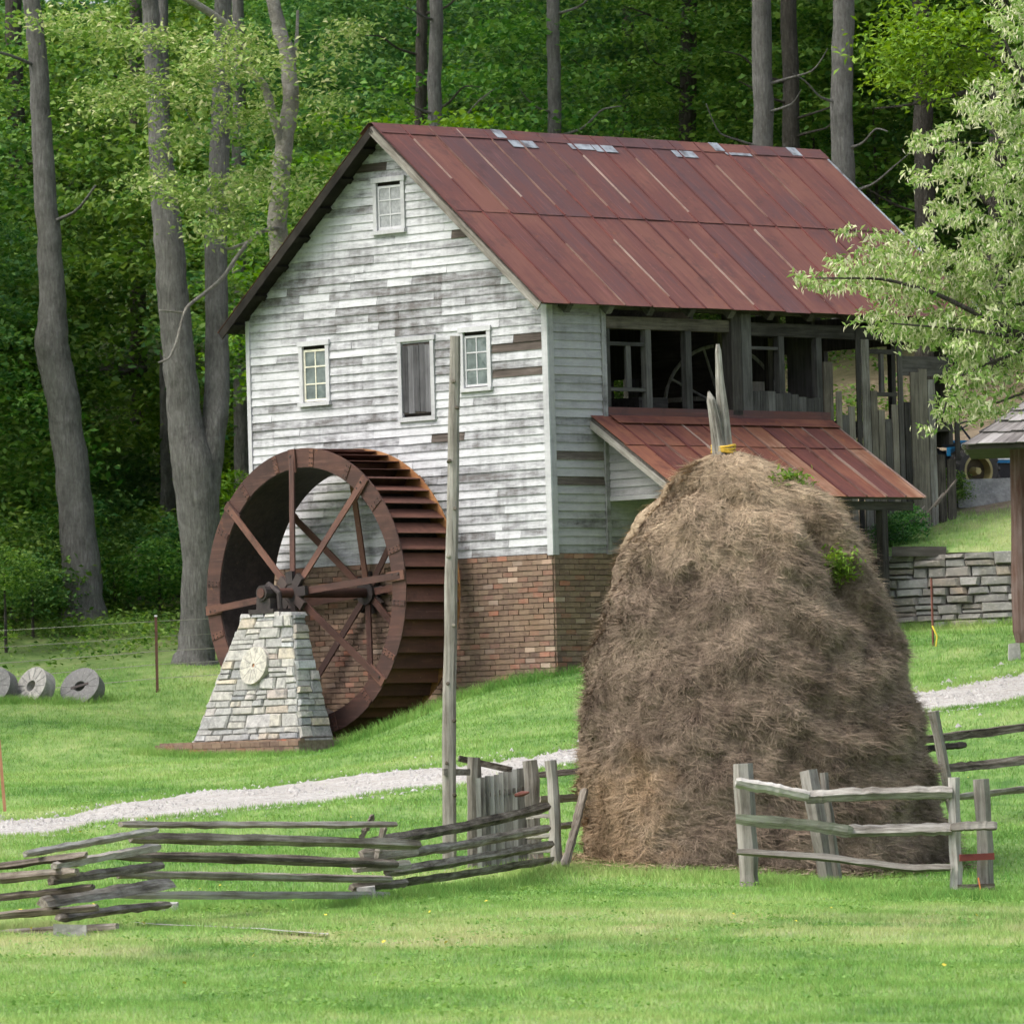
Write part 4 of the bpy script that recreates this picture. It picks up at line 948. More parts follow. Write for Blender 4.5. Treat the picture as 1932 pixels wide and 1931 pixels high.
# ------------------------------------------------------------------ fences
def rail(name, pts, th, parent, mat, seed, n=5, prof=None):
    """split rail through the given points: uneven, faceted, slightly bowed"""
    r_ = random.Random(seed); pts = [np.array(p, float) for p in pts]; P_ = []; R_ = []
    tot = len(pts) - 1; m = 18; bow = [0, r_.uniform(-.006, .010)]
    for i in range(m):
        t = i / (m - 1) * tot; k = min(int(t), tot - 1); q = pts[k] + (pts[k + 1] - pts[k]) * (t - k)
        q = q + np.array([0, r_.uniform(-.005, .005), r_.uniform(-.004, .004) + bow[1] * math.sin(math.pi * i / (m - 1))])
        P_.append(q); R_.append(th / 2 * r_.uniform(.90, 1.12))
    R_[0] *= .8; R_[-1] *= .8
    pr = prof or [r_.choice([.62, .85, 1.05, 1.28]) for _ in range(n)]
    return MB().tube(P_, R_, n, .10, prof=pr, seed=seed).build(name, mat, parent, axis=pts[-1] - pts[0])
def fpost(name, x0, y0, x1, y1, Yd, wpx, parent, mat, seed, n=7, flatk=.75, deep=.15, tops=1.0):
    a = at(x0, y0, Yd); b = at(x1, y1, Yd); b = b + (b - a) / np.linalg.norm(b - a) * deep; r_ = random.Random(seed); w0 = wpx * Yd / F / 2
    pts = [b + (a - b) * t for t in np.linspace(0, 1, 7)]
    pts = [p + np.array([r_.uniform(-.01, .01), r_.uniform(-.01, .01), 0]) for p in pts]
    return MB().tube(pts, [w0 * 1.08] + [w0 * r_.uniform(.93, 1.08) for _ in range(5)] + [w0 * tops], n, .10, seed=seed).build(name, mat, parent, axis=a - b)

wf = thing('rail_fence', 'zigzag split rail fence of stacked weathered rails on stone blocks', 'fence', on_ground(450, 1712))
YA, Y1, Y2, Y3, Y4 = 69.3, 67.6, 71.6, 75.6, 84.4
def z4(x, y): return x * .4288, y * .4288 + 1358.6
def bay(rows, ya, yb):
    for (xa, y_a, xb, y_b, th, mat, k) in rows:
        da = z4(xa, y_a); db = z4(xb, y_b); mid = []
        rail('rail', [at(*da, ya), at(*db, yb)], th * .88 * .4288 * (ya + yb) / 2 / F, wf, mat, k)
bay([(-420, 690, 380, 590, 34, m_rail, 1), (-420, 735, 340, 665, 42, m_rail, 2), (-420, 825, 410, 735, 46, m_rail, 3), (-420, 890, 430, 820, 42, m_rail, 4), (-420, 960, 515, 900, 42, m_rail, 5)], YA, Y1)
bay([(115, 588, 690, 484, 40, m_pale, 11), (235, 640, 695, 556, 52, m_rail, 12), (225, 705, 715, 637, 56, m_rail, 13), (190, 805, 755, 717, 60, m_rail, 14), (255, 866, 740, 806, 50, m_rail, 15)], Y1 + .05, Y2 - .05)
bay([(530, 457, 1740, 457, 34, m_rail, 21), (570, 514, 1840, 545, 46, m_rail, 22), (510, 596, 1750, 632, 48, m_rail, 23), (520, 680, 1720, 700, 44, m_rail, 24), (500, 766, 1710, 766, 44, m_rail, 25)], Y2 + .08, Y3 - .08)
def z5(x, y): return x * .2144 + 787, y * .2144 + 1358.6
for (pa, pb, th, k) in [((700, 1588), (1034, 1522), .125, 31), ((706, 1618), (1036, 1561), .10, 32), ((728, 1645), (1040, 1591), .09, 33), ((690, 1672), (1042, 1620), .10, 34)]:
    m_ = ((pa[0] + pb[0]) / 2, (pa[1] + pb[1]) / 2 + (6 if k == 31 else 3))
    rail('rail', [at(*pa, Y3 + .1), at(*m_, (Y3 + Y4) / 2), at(*pb, Y4)], th, wf, m_rail, k)
for i, (x, y) in enumerate([(1545, 730), (1560, 655), (1590, 585)]):   # rail ends stacked between the bays
    a = at(*z4(x, y), Y3 - .25); rail('rail', [a, a + np.array([.55, .6, .02])], .10, wf, m_rail, 41 + i)
for (x0, y0, x1, y1, k) in [(1640, 415, 1585, 530, 51), (1692, 470, 1660, 610, 52)]:
    a, b = z4(x0, y0), z4(x1, y1); rail('stake', [at(*a, Y3 - .12), at(*b, Y3 - .16)], .075, wf, m_rail, k)
for (x, y, wx, hz, Yd) in [(132, 1765, .32, .09, 67.5), (315, 1721, .26, .09, 71.6), (692, 1700, .20, .14, 75.6)]:
    c = on_ground(x, y); mb = MB(); a = [rng.uniform(-.02, .02, 3) for _ in range(8)]
    q = [(-1, -1, -.6), (1, -1, -.6), (1, 1, -.6), (-1, 1, -.6), (-.9, -.9, 1.1), (.9, -.9, 1.0), (.9, .9, 1.1), (-.9, .9, 1.0)]
    mb.hexa([c + np.array([p[0] * wx / 2, p[1] * .13, p[2] * hz]) + j for p, j in zip(q, a)]).build('foundation_stone', m_footst, wf)

# tall lone pole behind the fence
pl = [(858, 634), (858, 700), (857, 800), (855, 900), (853, 1000), (851, 1100), (850, 1200), (849, 1300), (848, 1400), (848, 1500), (848, 1600), (848, 1660)]
pts = [at(x, y, 85.6) + np.array([random.uniform(-.008, .008), 0, 0]) for x, y in pl][::-1]
pole = MB().tube(pts, [.083, .082, .080, .082, .079, .076, .078, .072, .070, .066, .064, .060], 10, .05, seed=9).build('wooden_pole', m_post, None, axis=(0, 0, 1))
tag(pole, 'tall bare grey wooden pole standing by the picket gate', 'pole')
for i, (x, y) in enumerate([(856, 720), (862, 770), (848, 870), (858, 960), (846, 1050), (856, 1180), (845, 1290), (856, 1360), (843, 1440), (857, 1500)]):
    c = at(x, y, 85.55); MB().tube([c + np.array([0, .05, 0]), c - np.array([0, .045, -.01])], [.034, .018], 7, .1, seed=i).build('knot', m_rail, pole)
# tie board and strut behind
gate = thing('picket_gate', 'small grey picket gate between weathered posts left of the haystack', 'gate', on_ground(945, 1640))
GY0, GY1 = 85.9, 86.6
npk = 12
for i in range(npk):
    t = i / (npk - 1); x = 906 + (1000 - 906) * t - 4; Yp = GY0 + (GY1 - GY0) * t
    top = at(x, 1468 - 22 * t + random.uniform(-2, 2), Yp); bot = at(x + 4, 1645 - 8 * t, Yp)
    MB().beam(bot, top, .056, .018 + random.uniform(-.003, .003), side=(0, -1, .0)).build('picket', m_picket, gate, axis=UP)
for yy in (1500, 1610): MB().beam(at(900, yy, GY0 + .03), at(1003, yy - 14, GY1 + .03), .06, .03, side=(0, -1, 0)).build('gate_rail', m_grey, gate, axis=(1, 0, 0))
fpost('gate_post', 893, 1428, 893, 1640, 86.0, 24, gate, m_post, 61); fpost('gate_post', 902, 1440, 898, 1640, 86.1, 12, gate, m_post, 62)
fpost('gate_post', 1001, 1434, 1014, 1640, 86.3, 27, gate, m_post, 63)
MB().beam(at(836, 1456, 85.5), at(886, 1456, 85.75), .03, .075, side=UP).build('tie_board', m_post, gate, axis=(1, 0, 0))
MB().beam(at(866, 1430, 86.4), at(965, 1452, 86.6), .05, .07, side=UP).build('strut', m_rail, gate, axis=(1, 0, 0))
MB().tube([at(972, 1500, 86.2), at(985, 1497, 86.15), at(998, 1494, 86.1)], [.02, .035, .012], 7).build('latch', m_redstake, gate)
for i, yy in enumerate((1541, 1577, 1603, 1632)): rail('spacer', [at(994, yy + 1, 85.2), at(1046, yy - 2, 84.9)], .075, gate, m_post, 70 + i)
fpost('end_post', 1040, 1434, 1052, 1640, 84.9, 22, wf, m_post, 64)
lg = rail('leaning_log', [at(1105, 1488, 84.8), at(1088, 1560, 84.6), at(1068, 1632, 84.4)], .12, None, m_rail, 77); tag(lg, 'short dark log leaning against the left foot of the haystack', 'log')

# post and rail fence in front of the haystack
pf_ = thing('post_and_rail_fence', 'short pale three-rail fence standing in front of the haystack', 'fence', on_ground(1600, 1672))
def z6(x, y): return x * .3139 + 1325.6, y * .3139 + 1284.2
FY = 80.0
fpost('post', 1402.5, 1440, 1414, 1664, FY + .22, 36, pf_, m_post, 81, 6); fpost('post', 1525, 1453, 1562, 1672, FY + .55, 34, pf_, m_post, 82, 5); fpost('post', 1552, 1457, 1584, 1674, FY + .32, 17, pf_, m_post, 83, 5)
fpost('post', 1799, 1466, 1805, 1699, FY + .0, 25, pf_, m_pale, 84, 7); fpost('post', 1852, 1469, 1862, 1696, FY + .1, 29, pf_, m_post, 85, 6)
def rl(pts, th, k, mat, dy=0): rail('rail', [at(*z6(*p), FY - .1 + dy) for p in pts], th, pf_, mat, k)
rl([(200, 612), (420, 645), (640, 695)], .125, 91, m_pale); rl([(620, 705), (760, 692), (1100, 678), (1500, 672)], .145, 92, m_pale, .05)
rl([(200, 822), (650, 866), (900, 902)], .125, 93, m_pale, -.03); rl([(840, 905), (1180, 900), (1500, 893)], .135, 94, m_pale, .03); rl([(1490, 885), (1765, 878)], .115, 95, m_post, -.12)
rl([(205, 1028), (700, 1058), (1250, 1128), (1490, 1122)], .115, 96, m_post)
MB().beam(at(*z6(1545, 1062), FY - .12), at(*z6(1752, 1052), FY - .05), .04, .072, side=UP).build('bar', m_redbar, pf_, axis=(1, 0, 0))
MB().beam(at(*z6(1535, 1243), FY - .1), at(*z6(1755, 1236), FY - .03), .04, .075, side=UP).build('bar', m_rail, pf_, axis=(1, 0, 0))
MB().tube([at(*z6(1657, 1180), FY - .14), at(*z6(1668, 1240), FY - .14), at(*z6(1655, 1320), FY - .2)], [.008] * 3, 5).build('twine', m_twine, pf_)

# fence running behind the haystack
bf = thing('back_fence', 'dark split rail fence with leaning post running behind the haystack', 'fence', on_ground(1795, 1560))
BYa, BYb, BYc = 87.2, 94.0, 95.5
fpost('post', 1763, 1341, 1806, 1568, BYb - .1, 22, bf, m_post, 101)
rail('rail', [at(1012, 1462, BYa), at(1110, 1452, BYa + .8), at(1430, 1425, 90.8), at(1750, 1395, BYb)], .11, bf, m_rail, 102)
rail('rail', [at(1018, 1508, BYa), at(1100, 1504, BYa + .8), at(1430, 1470, 90.8), at(1780, 1450, BYb)], .085, bf, m_rail, 103)
rail('rail', [at(1050, 1556, BYa), at(1100, 1551, BYa + .8), at(1430, 1525, 90.8), at(1790, 1503, BYb)], .085, bf, m_rail, 104)
rail('rail', [at(1738, 1394, BYb), at(1850, 1382, BYb + .7), at(2060, 1354, BYc)], .135, bf, m_rail, 105); rail('rail', [at(1742, 1412, BYb + .05), at(1822, 1403, BYb + .3)], .085, bf, m_interior, 106)
rail('rail', [at(1790, 1449, BYb), at(1860, 1442, BYb + .5), at(2060, 1420, BYc)], .10, bf, m_rail, 107); rail('rail', [at(1795, 1503, BYb), at(1932, 1487, BYb + 1), at(2060, 1471, BYc)], .095, bf, m_rail, 108)

# ------------------------------------------------------------------ dry stone wall, slabs, bank timber
sw = thing('dry_stone_wall', 'grey dry-stacked stone retaining wall right of the porch', 'stone wall', (float(WA[0] + 1), float(WA[1]), g1(WA[0] + 1, WA[1])))
wa0 = WA.copy(); wb0 = WB.copy(); wa0[2] = g1(WA[0], WA[1]) - .15; wb0[2] = g1(WB[0], WB[1]) - .15; wa1 = WA.copy() + np.array([0, .12, 0]); wb1 = WB.copy() + np.array([0, .12, 0]); wa1[2] = 5.46; wb1[2] = 5.44
ba = np.array([0, .45, 0]); core2 = MB().hexa([wa0 + [0, .03, 0], wb0 + [0, .03, 0], wb0 + ba, wa0 + ba, wa1 + [0, .03, -.06], wb1 + [0, .03, -.06], wb1 + ba + [0, 0, -.06], wa1 + ba + [0, 0, -.06]]).build('wall_core', m_core, sw)
stones(wa0, wb0, wb1, wa1, (.10, .24), (.16, .48), core2, m_stonew, depth=.12, gap=.009, inset=.80, jt=.022)
bt = at(1683, 1040, 125.0); be = at(1785, 1040, 124.9); tb = MB().beam(bt, be, .2, .16, side=UP).build('timber_beam', m_interior, None, axis=be - bt); tag(tb, 'black squared timber lying on top of the stone wall', 'timber')
for (x0, x1, y0, y1, Yd, lab, k) in [(1822, 1990, 902, 930, 131.5, 'upper long grey stone slab below the blue tractor', 1), (1806, 1980, 932, 953, 131.2, 'lower flat grey stone slab half sunk in the bank', 2)]:
    a, b = at(x0, y1, Yd), at(x1, y1 - 4, Yd); h = (y1 - y0) / F * Yd; r_ = random.Random(k); q = []
    for zz, sc in ((0, 1.0), (h, .985)):
        for (p, dy) in ((a, 0), (b, 0), (b, .7), (a, .7)): q.append(p + np.array([r_.uniform(-.03, .03), dy, zz - (.06 if zz == 0 else 0) + r_.uniform(-.02, .02)]))
    tag(MB().hexa(q).build('stone_slab', m_footst, None), lab, 'stone slab', 'stone slabs on the bank')
for k, (p0, p1) in enumerate([((1735, 985), (1780, 930)), ((1700, 1000), (1745, 955)), ((1765, 955), (1805, 905))]):
    tag(rail('fallen_stick', [at(*p0, 126.8), at(*p1, 127.6)], .05, None, m_rail, 200 + k), ['long bare stick lying on the bank by the porch corner', 'short stick lying under the porch corner', 'stick propped against the board wall above the bank'][k], 'stick', 'sticks on the bank')

# ------------------------------------------------------------------ shingled shelter at the right edge
hx = at(1825, 838, 114.0); hut = thing('shingled_shelter', 'small shelter with grey cedar shingle roof and log post at right edge', 'shelter', (9.0, 115.0, g1(9.0, 115)))
E0 = at(1822, 840, 114.3); ex_ = np.array([1.0, 0.10, 0]); ex_ /= np.linalg.norm(ex_)
apex_dx, rise = 1.9, 1.14                    # eave corner to ridge, left-facing and front-facing hips
cz = E0[2]
A0 = E0; A1 = E0 + np.array([4.2, -.25, 0]); A2 = E0 + np.array([4.5, 3.4, 0]); A3 = E0 + np.array([.3, 3.6, 0]); AP = E0 + np.array([2.3, 1.7, 1.55])
deck = MB().add([A0, A1, A2, A3, AP, A0 - [0, 0, .06], A1 - [0, 0, .06], A2 - [0, 0, .06], A3 - [0, 0, .06]], [(0, 1, 4), (1, 2, 4), (2, 3, 4), (3, 0, 4), (8, 7, 6, 5), (0, 5, 6, 1), (1, 6, 7, 2), (2, 7, 8, 3), (3, 8, 5, 0)]).build('roof', m_interior, hut)
def shingle_face(p, q, ap, rows=9):
    p, q, ap = map(np.array, (p, q, ap)); n = np.cross(q - p, ap - p); n /= np.linalg.norm(n)
    if n[2] < 0: n = -n
    for r_ in range(rows):
        t0, t1 = r_ / rows, min((r_ + 1.35) / rows, .99); a, b = p + (ap - p) * t0, q + (ap - q) * t0; a2, b2 = p + (ap - p) * t1, q + (ap - q) * t1
        L = np.linalg.norm(b - a); s = 0
        while s < L - .02:
            w0 = random.uniform(.14, .26); e = min(s + w0, L)
            if L - e < .07: e = L
            f0, f1 = s / L, e / L; g = .004 / L; h = .055 + random.uniform(0, .012); h2 = .008; dd = random.uniform(-.02, .02)
            dn_ = (a - a2) / np.linalg.norm(a - a2)
            bl, br = a + (b - a) * (f0 + g), a + (b - a) * (f1 - g); tl, tr = a2 + (b2 - a2) * (f0 + g), a2 + (b2 - a2) * (f1 - g); bl = bl + dn_ * (.06 + dd if r_ == 0 else dd); br = br + dn_ * (.06 + dd if r_ == 0 else dd)
            MB().hexa([bl + n * (h - .016), br + n * (h - .016), tr + n * h2, tl + n * h2, bl + n * h, br + n * h, tr + n * (h2 + .008), tl + n * (h2 + .008)]).build('shingle', m_shingle, deck, axis=tl - bl)
            s = e
shingle_face(A0, A1, AP); shingle_face(A3, A0, AP)
for (xx, yy, k) in [(1921, 114.9, 1), (None, None, 2)]:
    if xx: a = at(xx, 846, yy); b = at(1930, 1212, yy)
    else: a = A2 + np.array([-.5, -.5, -.1]); b = a.copy(); b[2] = g1(a[0], a[1])
    MB().tube([b + (a - b) * t for t in (0, .06, .3, .6, 1)], [.11, .15, .15, .135, .13], 10, .07, seed=k).build('log_post', m_logpost, hut, axis=UP)
c = at(1905, 1195, 115.2); c[2] = g1(c[0], c[1]) + .12
mb = MB(); q = [(-1, -1, -2), (1, -1, -2), (1, 1, -2), (-1, 1, -2), (-.8, -.8, 1), (.85, -.8, 1.1), (.8, .8, 1), (-.8, .8, .9)]
mb.hexa([c + np.array([p[0] * .10 + .06, p[1] * .14, p[2] * .14]) for p in q]).build('foot_stone', m_footst, hut)
MB().beam(A0 + [1.35, 1.2, -.10], A1 + [-.3, 1.2, -.10], .10, .10, side=UP).build('eave_beam', m_logpost, hut, axis=(1, 0, 0))

# ------------------------------------------------------------------ blue tractor behind the slabs
tc = at(1836, 889, 133.4); tr = thing('tractor', 'blue tractor with white stripe parked behind the stone slabs', 'tractor', (tc[0], tc[1], tc[2] - .48))
ta_ = np.array([.87, .493, 0]); tb_ = np.array([-.493, .87, 0])     # along, across
def tyre(c, r, wd, name='wheel'):
    w_o = MB(); ns = 36; n_ = -tb_
    pr = [(-.5, .62), (-.5, .88), (-.38, 1.0), (.38, 1.0), (.5, .88), (.5, .62)]
    for i in range(ns):
        a = 2 * math.pi * i / ns
        for (k, rr_) in pr: w_o.v.append(tuple(c + tb_ * k * wd + (ta_ * math.cos(a) + UP * math.sin(a)) * r * rr_))
    m_ = len(pr)
    for i in range(ns):
        for k in range(m_): w_o.f.append((i * m_ + k, i * m_ + (k + 1) % m_, ((i + 1) % ns) * m_ + (k + 1) % m_, ((i + 1) % ns) * m_ + k))
    ty = w_o.build(name, m_tyre, tr)
    for i in range(18):
        a = 2 * math.pi * i / 18
        for s_ in (-1, 1):
            a2 = a + (.17 if s_ > 0 else 0); p0 = c + tb_ * s_ * .04 * wd + (ta_ * math.cos(a2) + UP * math.sin(a2)) * r * 1.02; p1 = c + tb_ * s_ * .5 * wd + (ta_ * math.cos(a2 + .12) + UP * math.sin(a2 + .12)) * r * .97
            MB().beam(p0, p1, .045, .06).build('tread_lug', m_tyre, ty)
    rm = MB(); dm = MB(); disc(dm, c + n_ * .0, ta_, UP, n_, .08 * r, .60 * r, -.12, .10 - .12); dm.build('wheel_dish', m_dish, ty); disc(rm, c, ta_, UP, n_, .56 * r, .66 * r, -.12, wd * .5 + .005); rm.build('rim', m_rim, ty)
    MB().tube([c, c + n_ * wd * .5], [.12 * r + .03, .09 * r + .02], 10).build('hub', m_rim, ty)
tyre(tc, .46, .36); tyre(tc + tb_ * 1.35, .46, .36); tyre(tc + ta_ * 1.75 - UP * .16 + tb_ * .1, .32, .2); tyre(tc + ta_ * 1.75 - UP * .16 + tb_ * 1.25, .32, .2)
mc_ = tc + tb_ * .67
def tbx(name, mat, a0, a1, b0, b1, z0, z1):
    P0 = lambda a, b, z: mc_ + ta_ * a + tb_ * b + UP * z
    return MB().hexa([P0(a0, b0, z0), P0(a1, b0, z0), P0(a1, b1, z0), P0(a0, b1, z0), P0(a0, b0, z1), P0(a1, b0, z1), P0(a1, b1, z1), P0(a0, b1, z1)]).build(name, mat, tr)
hd = tbx('hood', m_blue, .10, 2.1, -.50, .34, .16, .54); tbx('stripe', m_white, .12, 2.05, -.512, -.501, .22, .31); tbx('engine', m_blackm, .10, 1.95, -.46, .26, -.2, .159); tbx('transmission', m_blackm, -.5, .099, -.22, .22, -.15, .3)
tbx('seat', m_blackm, -.35, .05, -.22, .22, .48, .56); tbx('seat_back', m_blackm, -.42, -.351, -.22, .22, .5, .9); tbx('fender', m_blue, -.45, .09, -.66, -.42, .52, .56); tbx('fender', m_blue, -.45, .45, .42, .66, .50, .54)
MB().tube([mc_ + ta_ * .45 + UP * .55, mc_ + ta_ * .2 + UP * .85], [.02, .02], 6).build('steering_column', m_blackm, tr); MB().tube([mc_ + ta_ * .2 + UP * .85 + (tb_ * math.cos(a) + ta_ * math.sin(a) * .8 + UP * math.sin(a) * .5) * .18 for a in np.linspace(0, 6.28, 17)], [.014] * 17, 5, cap=False).build('steering_wheel', m_blackm, tr)

# ------------------------------------------------------------------ stakes and wire fence
a, b = at(1757, 1090, 119.0), at(1762, 1258, 119.0); st = MB().tube([b - UP * .1, a], [.022, .02], 6).build('metal_stake', m_redstake, None, axis=UP); tag(st, 'thin rusty red stake with yellow tape before the stone wall', 'stake')
MB().tube([at(1759, 1180, 118.95), at(1768, 1200, 118.9), at(1764, 1235, 118.9), at(1772, 1252, 118.9)], [.014] * 4, 5).build('tape', m_ytie, st); MB().tube([at(1735, 1248, 118.7), at(1762, 1251, 118.7), at(1785, 1247, 118.8)], [.014] * 3, 5).build('tape', m_ytie, st)
a, b = at(-2, 1395, 101.0), at(9, 1516, 101.0); tag(MB().beam(b - UP * .1, a, .055, .04).build('wooden_stake', m_orange, None, axis=UP), 'orange-brown wooden stake at the left edge beside the road', 'stake')
wfn = thing('wire_fence', 'thin wire fence with one rusty steel post behind the millstones', 'wire fence', on_ground(297, 1305))
a, b = at(294, 1163, 137.0), at(297, 1308, 137.0); MB().beam(b - UP * .1, a, .045, .05).build('post', m_tpost, wfn, axis=UP)
MB().beam(a, a + UP * .03, .05, .055).build('post_cap', m_white, wfn)
for k, t in enumerate((.06, .26, .45, .62, .80)):
    q = a + (b - a) * t; l_ = q + np.array([-5.0, -1.0, -.15 - .04 * k]); r_ = q + np.array([2.2, 2.0, .1]); MB().tube([l_, (l_ + q) / 2 - UP * .02, q, r_], [.006] * 4, 4).build('wire', m_wire, wfn)
st_ = MB().tube([at(265, 1105, 156) - UP * .3, at(264, 1028, 156)], [.12, .10], 8, .1, seed=4).build('fence_stump', m_post, None, axis=UP); tag(st_, 'short grey post stump among the shrubs at the wood edge', 'post')

# ------------------------------------------------------------------ trees
def trunk_obj(name, path, parent, mat, Yd, extra_up=0.0, n=12, seed=0, flare=True, branches=()):
    """path: (x, y, width) in picture units at depth Yd"""
    pts = [at(x, y, Yd) for x, y, w_ in path]; rad = [w_ / 2 * Yd / F for x, y, w_ in path]
    P_, R_ = [], []
    m = len(pts); t = np.arange(m).astype(float); tt = np.linspace(0, m - 1, (m - 1) * 5 + 1)
    pa = np.array(pts); X = [interp(t, pa[:, k].copy(), tt) for k in range(3)]; R = interp(t, np.array(rad), tt)
    r_ = random.Random(seed); P_ = [np.array([X[0][i] + r_.uniform(-.02, .02), X[1][i], X[2][i]]) for i in range(len(tt))]; R_ = list(R)
    mb = MB().tube(P_, R_, n, .05, seed=seed)
    for br in branches:
        q = [at(x, y, Yd + dy) for x, y, w_, dy in br]; qa = np.array(q); k = len(q); s_ = np.linspace(0, k - 1, (k - 1) * 4 + 1); kk = np.arange(k).astype(float)
        B_ = np.stack([interp(kk, qa[:, c].copy(), s_) for c in range(3)], 1); rr_ = interp(kk, np.array([w_ / 2 * Yd / F for x, y, w_, dy in br]), s_)
        mb.tube(list(B_), list(rr_), 7, .08, seed=seed + 1)
    return mb.build(name, mat, parent, smooth=True)
def sprays(centers, per, spread, flat=.35, rg=rng):
    c = np.repeat(np.asarray(centers), per, 0); o = rg.normal(0, 1, (len(c), 3)) * [spread, spread, spread * flat]
    o[:, 2] -= .12 * (o[:, 0] ** 2 + o[:, 1] ** 2) / max(spread, .01); return c + o
def crown_mesh(name, mat, rx, rz, nsp, per, spread, leaf, seed, hollow=.35, layers=True, aspect=.62):
    rg = np.random.default_rng(seed); c = []
    while len(c) < nsp:
        p = rg.uniform(-1, 1, 3); d = np.linalg.norm(p)
        if d > 1 or (d < hollow and rg.random() < .8): continue
        z = p[2]; prof = (1 - max(z, 0) ** 2) ** .5
        if layers: z = np.round(z * 4.5 + rg.normal(0, .25)) / 4.5
        c.append((p[0] * rx * prof, p[1] * rx * prof, z * rz))
    c = np.array(c); q = sprays(c, per, spread, .28, rg)
    me = leaf_mesh(name, q, leaf, up_bias=.6, aspect=aspect, rg=rg); me.materials.append(mat); return me
CR = [crown_mesh('crown', m_leaf, 2.7, 4.2, 190, 46, .42, .17, 1), crown_mesh('crown', m_leaf, 2.3, 3.6, 150, 46, .40, .16, 2), crown_mesh('crown', m_leafl, 2.5, 3.0, 150, 46, .42, .16, 3),
      crown_mesh('crown', m_leafd, 2.6, 4.0, 180, 46, .42, .17, 4), crown_mesh('crown', m_leaf, 3.2, 4.6, 200, 44, .50, .19, 5)]
HIGH = [crown_mesh('high_crown', m_leaf, 5.0, 5.5, 170, 40, .75, .21, 21, layers=False), crown_mesh('high_crown', m_leafd, 4.6, 6.0, 160, 40, .75, .21, 22, layers=False)]
SH = [crown_mesh('shrub_leaves', m_leafd, .95, .8, 60, 40, .20, .12, 31, layers=False), crown_mesh('shrub_leaves', m_leaf, 1.2, 1.3, 80, 44, .25, .13, 32, layers=False), crown_mesh('shrub_leaves', m_leaf, 1.0, .8, 60, 40, .22, .12, 33, layers=False), crown_mesh('shrub_leaves', m_leafl, .9, .8, 50, 40, .22, .12, 34, layers=False)]
def crown(name, me, parent, loc, rot=0, sc=(1, 1, 1)):
    o = put(name, me, None, parent, loc, rot); o.scale = sc; return o

# --- the big trunks one can pick out
def big_tree(label, path, Yd, mat, high=0, hz=21.0, branches=(), seed=0, blobs=None, bmat=None, leaf=.13, group='tall trees at the wood edge', crown_at=None):
    b = at(path[0][0], path[0][1], Yd); zg = g1(b[0], Yd); t = thing('forest_tree', label, 'tree', (b[0], Yd, min(zg, b[2])), group)
    # go on above the frame
    x, y, w_ = path[-1]; x2, y2, w2 = path[-2]; sl = (x - x2) / (y - y2 + 1e-6) * .5
    full = list(path)
    if y < 20: full += [(x + sl * -350, y - 350, w_ * .8), (x + sl * -800, y - 800, w_ * .45)]
    trunk_obj('trunk', full, t, mat, Yd, seed=seed, branches=branches)
    if high is not None:
        top = at(full[-1][0], full[-1][1], Yd); crown('crown', HIGH[high % 2], t, (top[0], top[1], max(top[2], zg + hz)), seed * 1.3, (1, 1, 1))
    if blobs:
        cs = []
        for (bx_, by_, brx, bry, dy, n) in blobs:
            for _ in range(int(n * (1.7 if bmat is m_leafq else 1.0))):
                a = rng.normal(0, .5, 2); cs.append(at(bx_ + a[0] * brx, by_ + a[1] * bry, Yd + dy + rng.normal(0, .6)))
        q = sprays(cs, 34, .26, .4); put('foliage', leaf_mesh('foliage', q, leaf, up_bias=.35, aspect=.42), bmat, t)
    return t
big_tree('stout grey trunk with a bulge, leftmost of the big trees', [(150, 1215, 120), (158, 1180, 98), (155, 1100, 78), (142, 950, 68), (125, 800, 64), (108, 700, 66), (98, 650, 66), (100, 590, 54), (92, 450, 46), (82, 320, 42), (76, 200, 38), (70, 90, 36), (60, 0, 34)], 150, m_bark, 0, seed=1,
         branches=[[(92, 420, 8, 0), (140, 400, 6, -.5), (180, 350, 4, -1)], [(78, 130, 8, 0), (20, 105, 6, -.4), (-40, 90, 4, -.8)]])
big_tree('pale forked twin trunk beside the water wheel', [(366, 1262, 96), (370, 1228, 72), (374, 1150, 66), (378, 1060, 70), (376, 960, 82), (366, 880, 84), (350, 790, 66), (340, 700, 62), (328, 580, 60), (318, 450, 56), (308, 350, 50), (300, 250, 42), (290, 120, 36), (284, 0, 32)], 142, m_bark, 1, seed=2,
         branches=[[(384, 930, 60, 0), (398, 830, 54, .1), (408, 740, 50, .3), (408, 600, 46, .5), (406, 450, 45, .6), (412, 330, 42, .7), (416, 200, 38, .9), (420, 0, 34, 1.2), (425, -500, 24, 1.6)]])
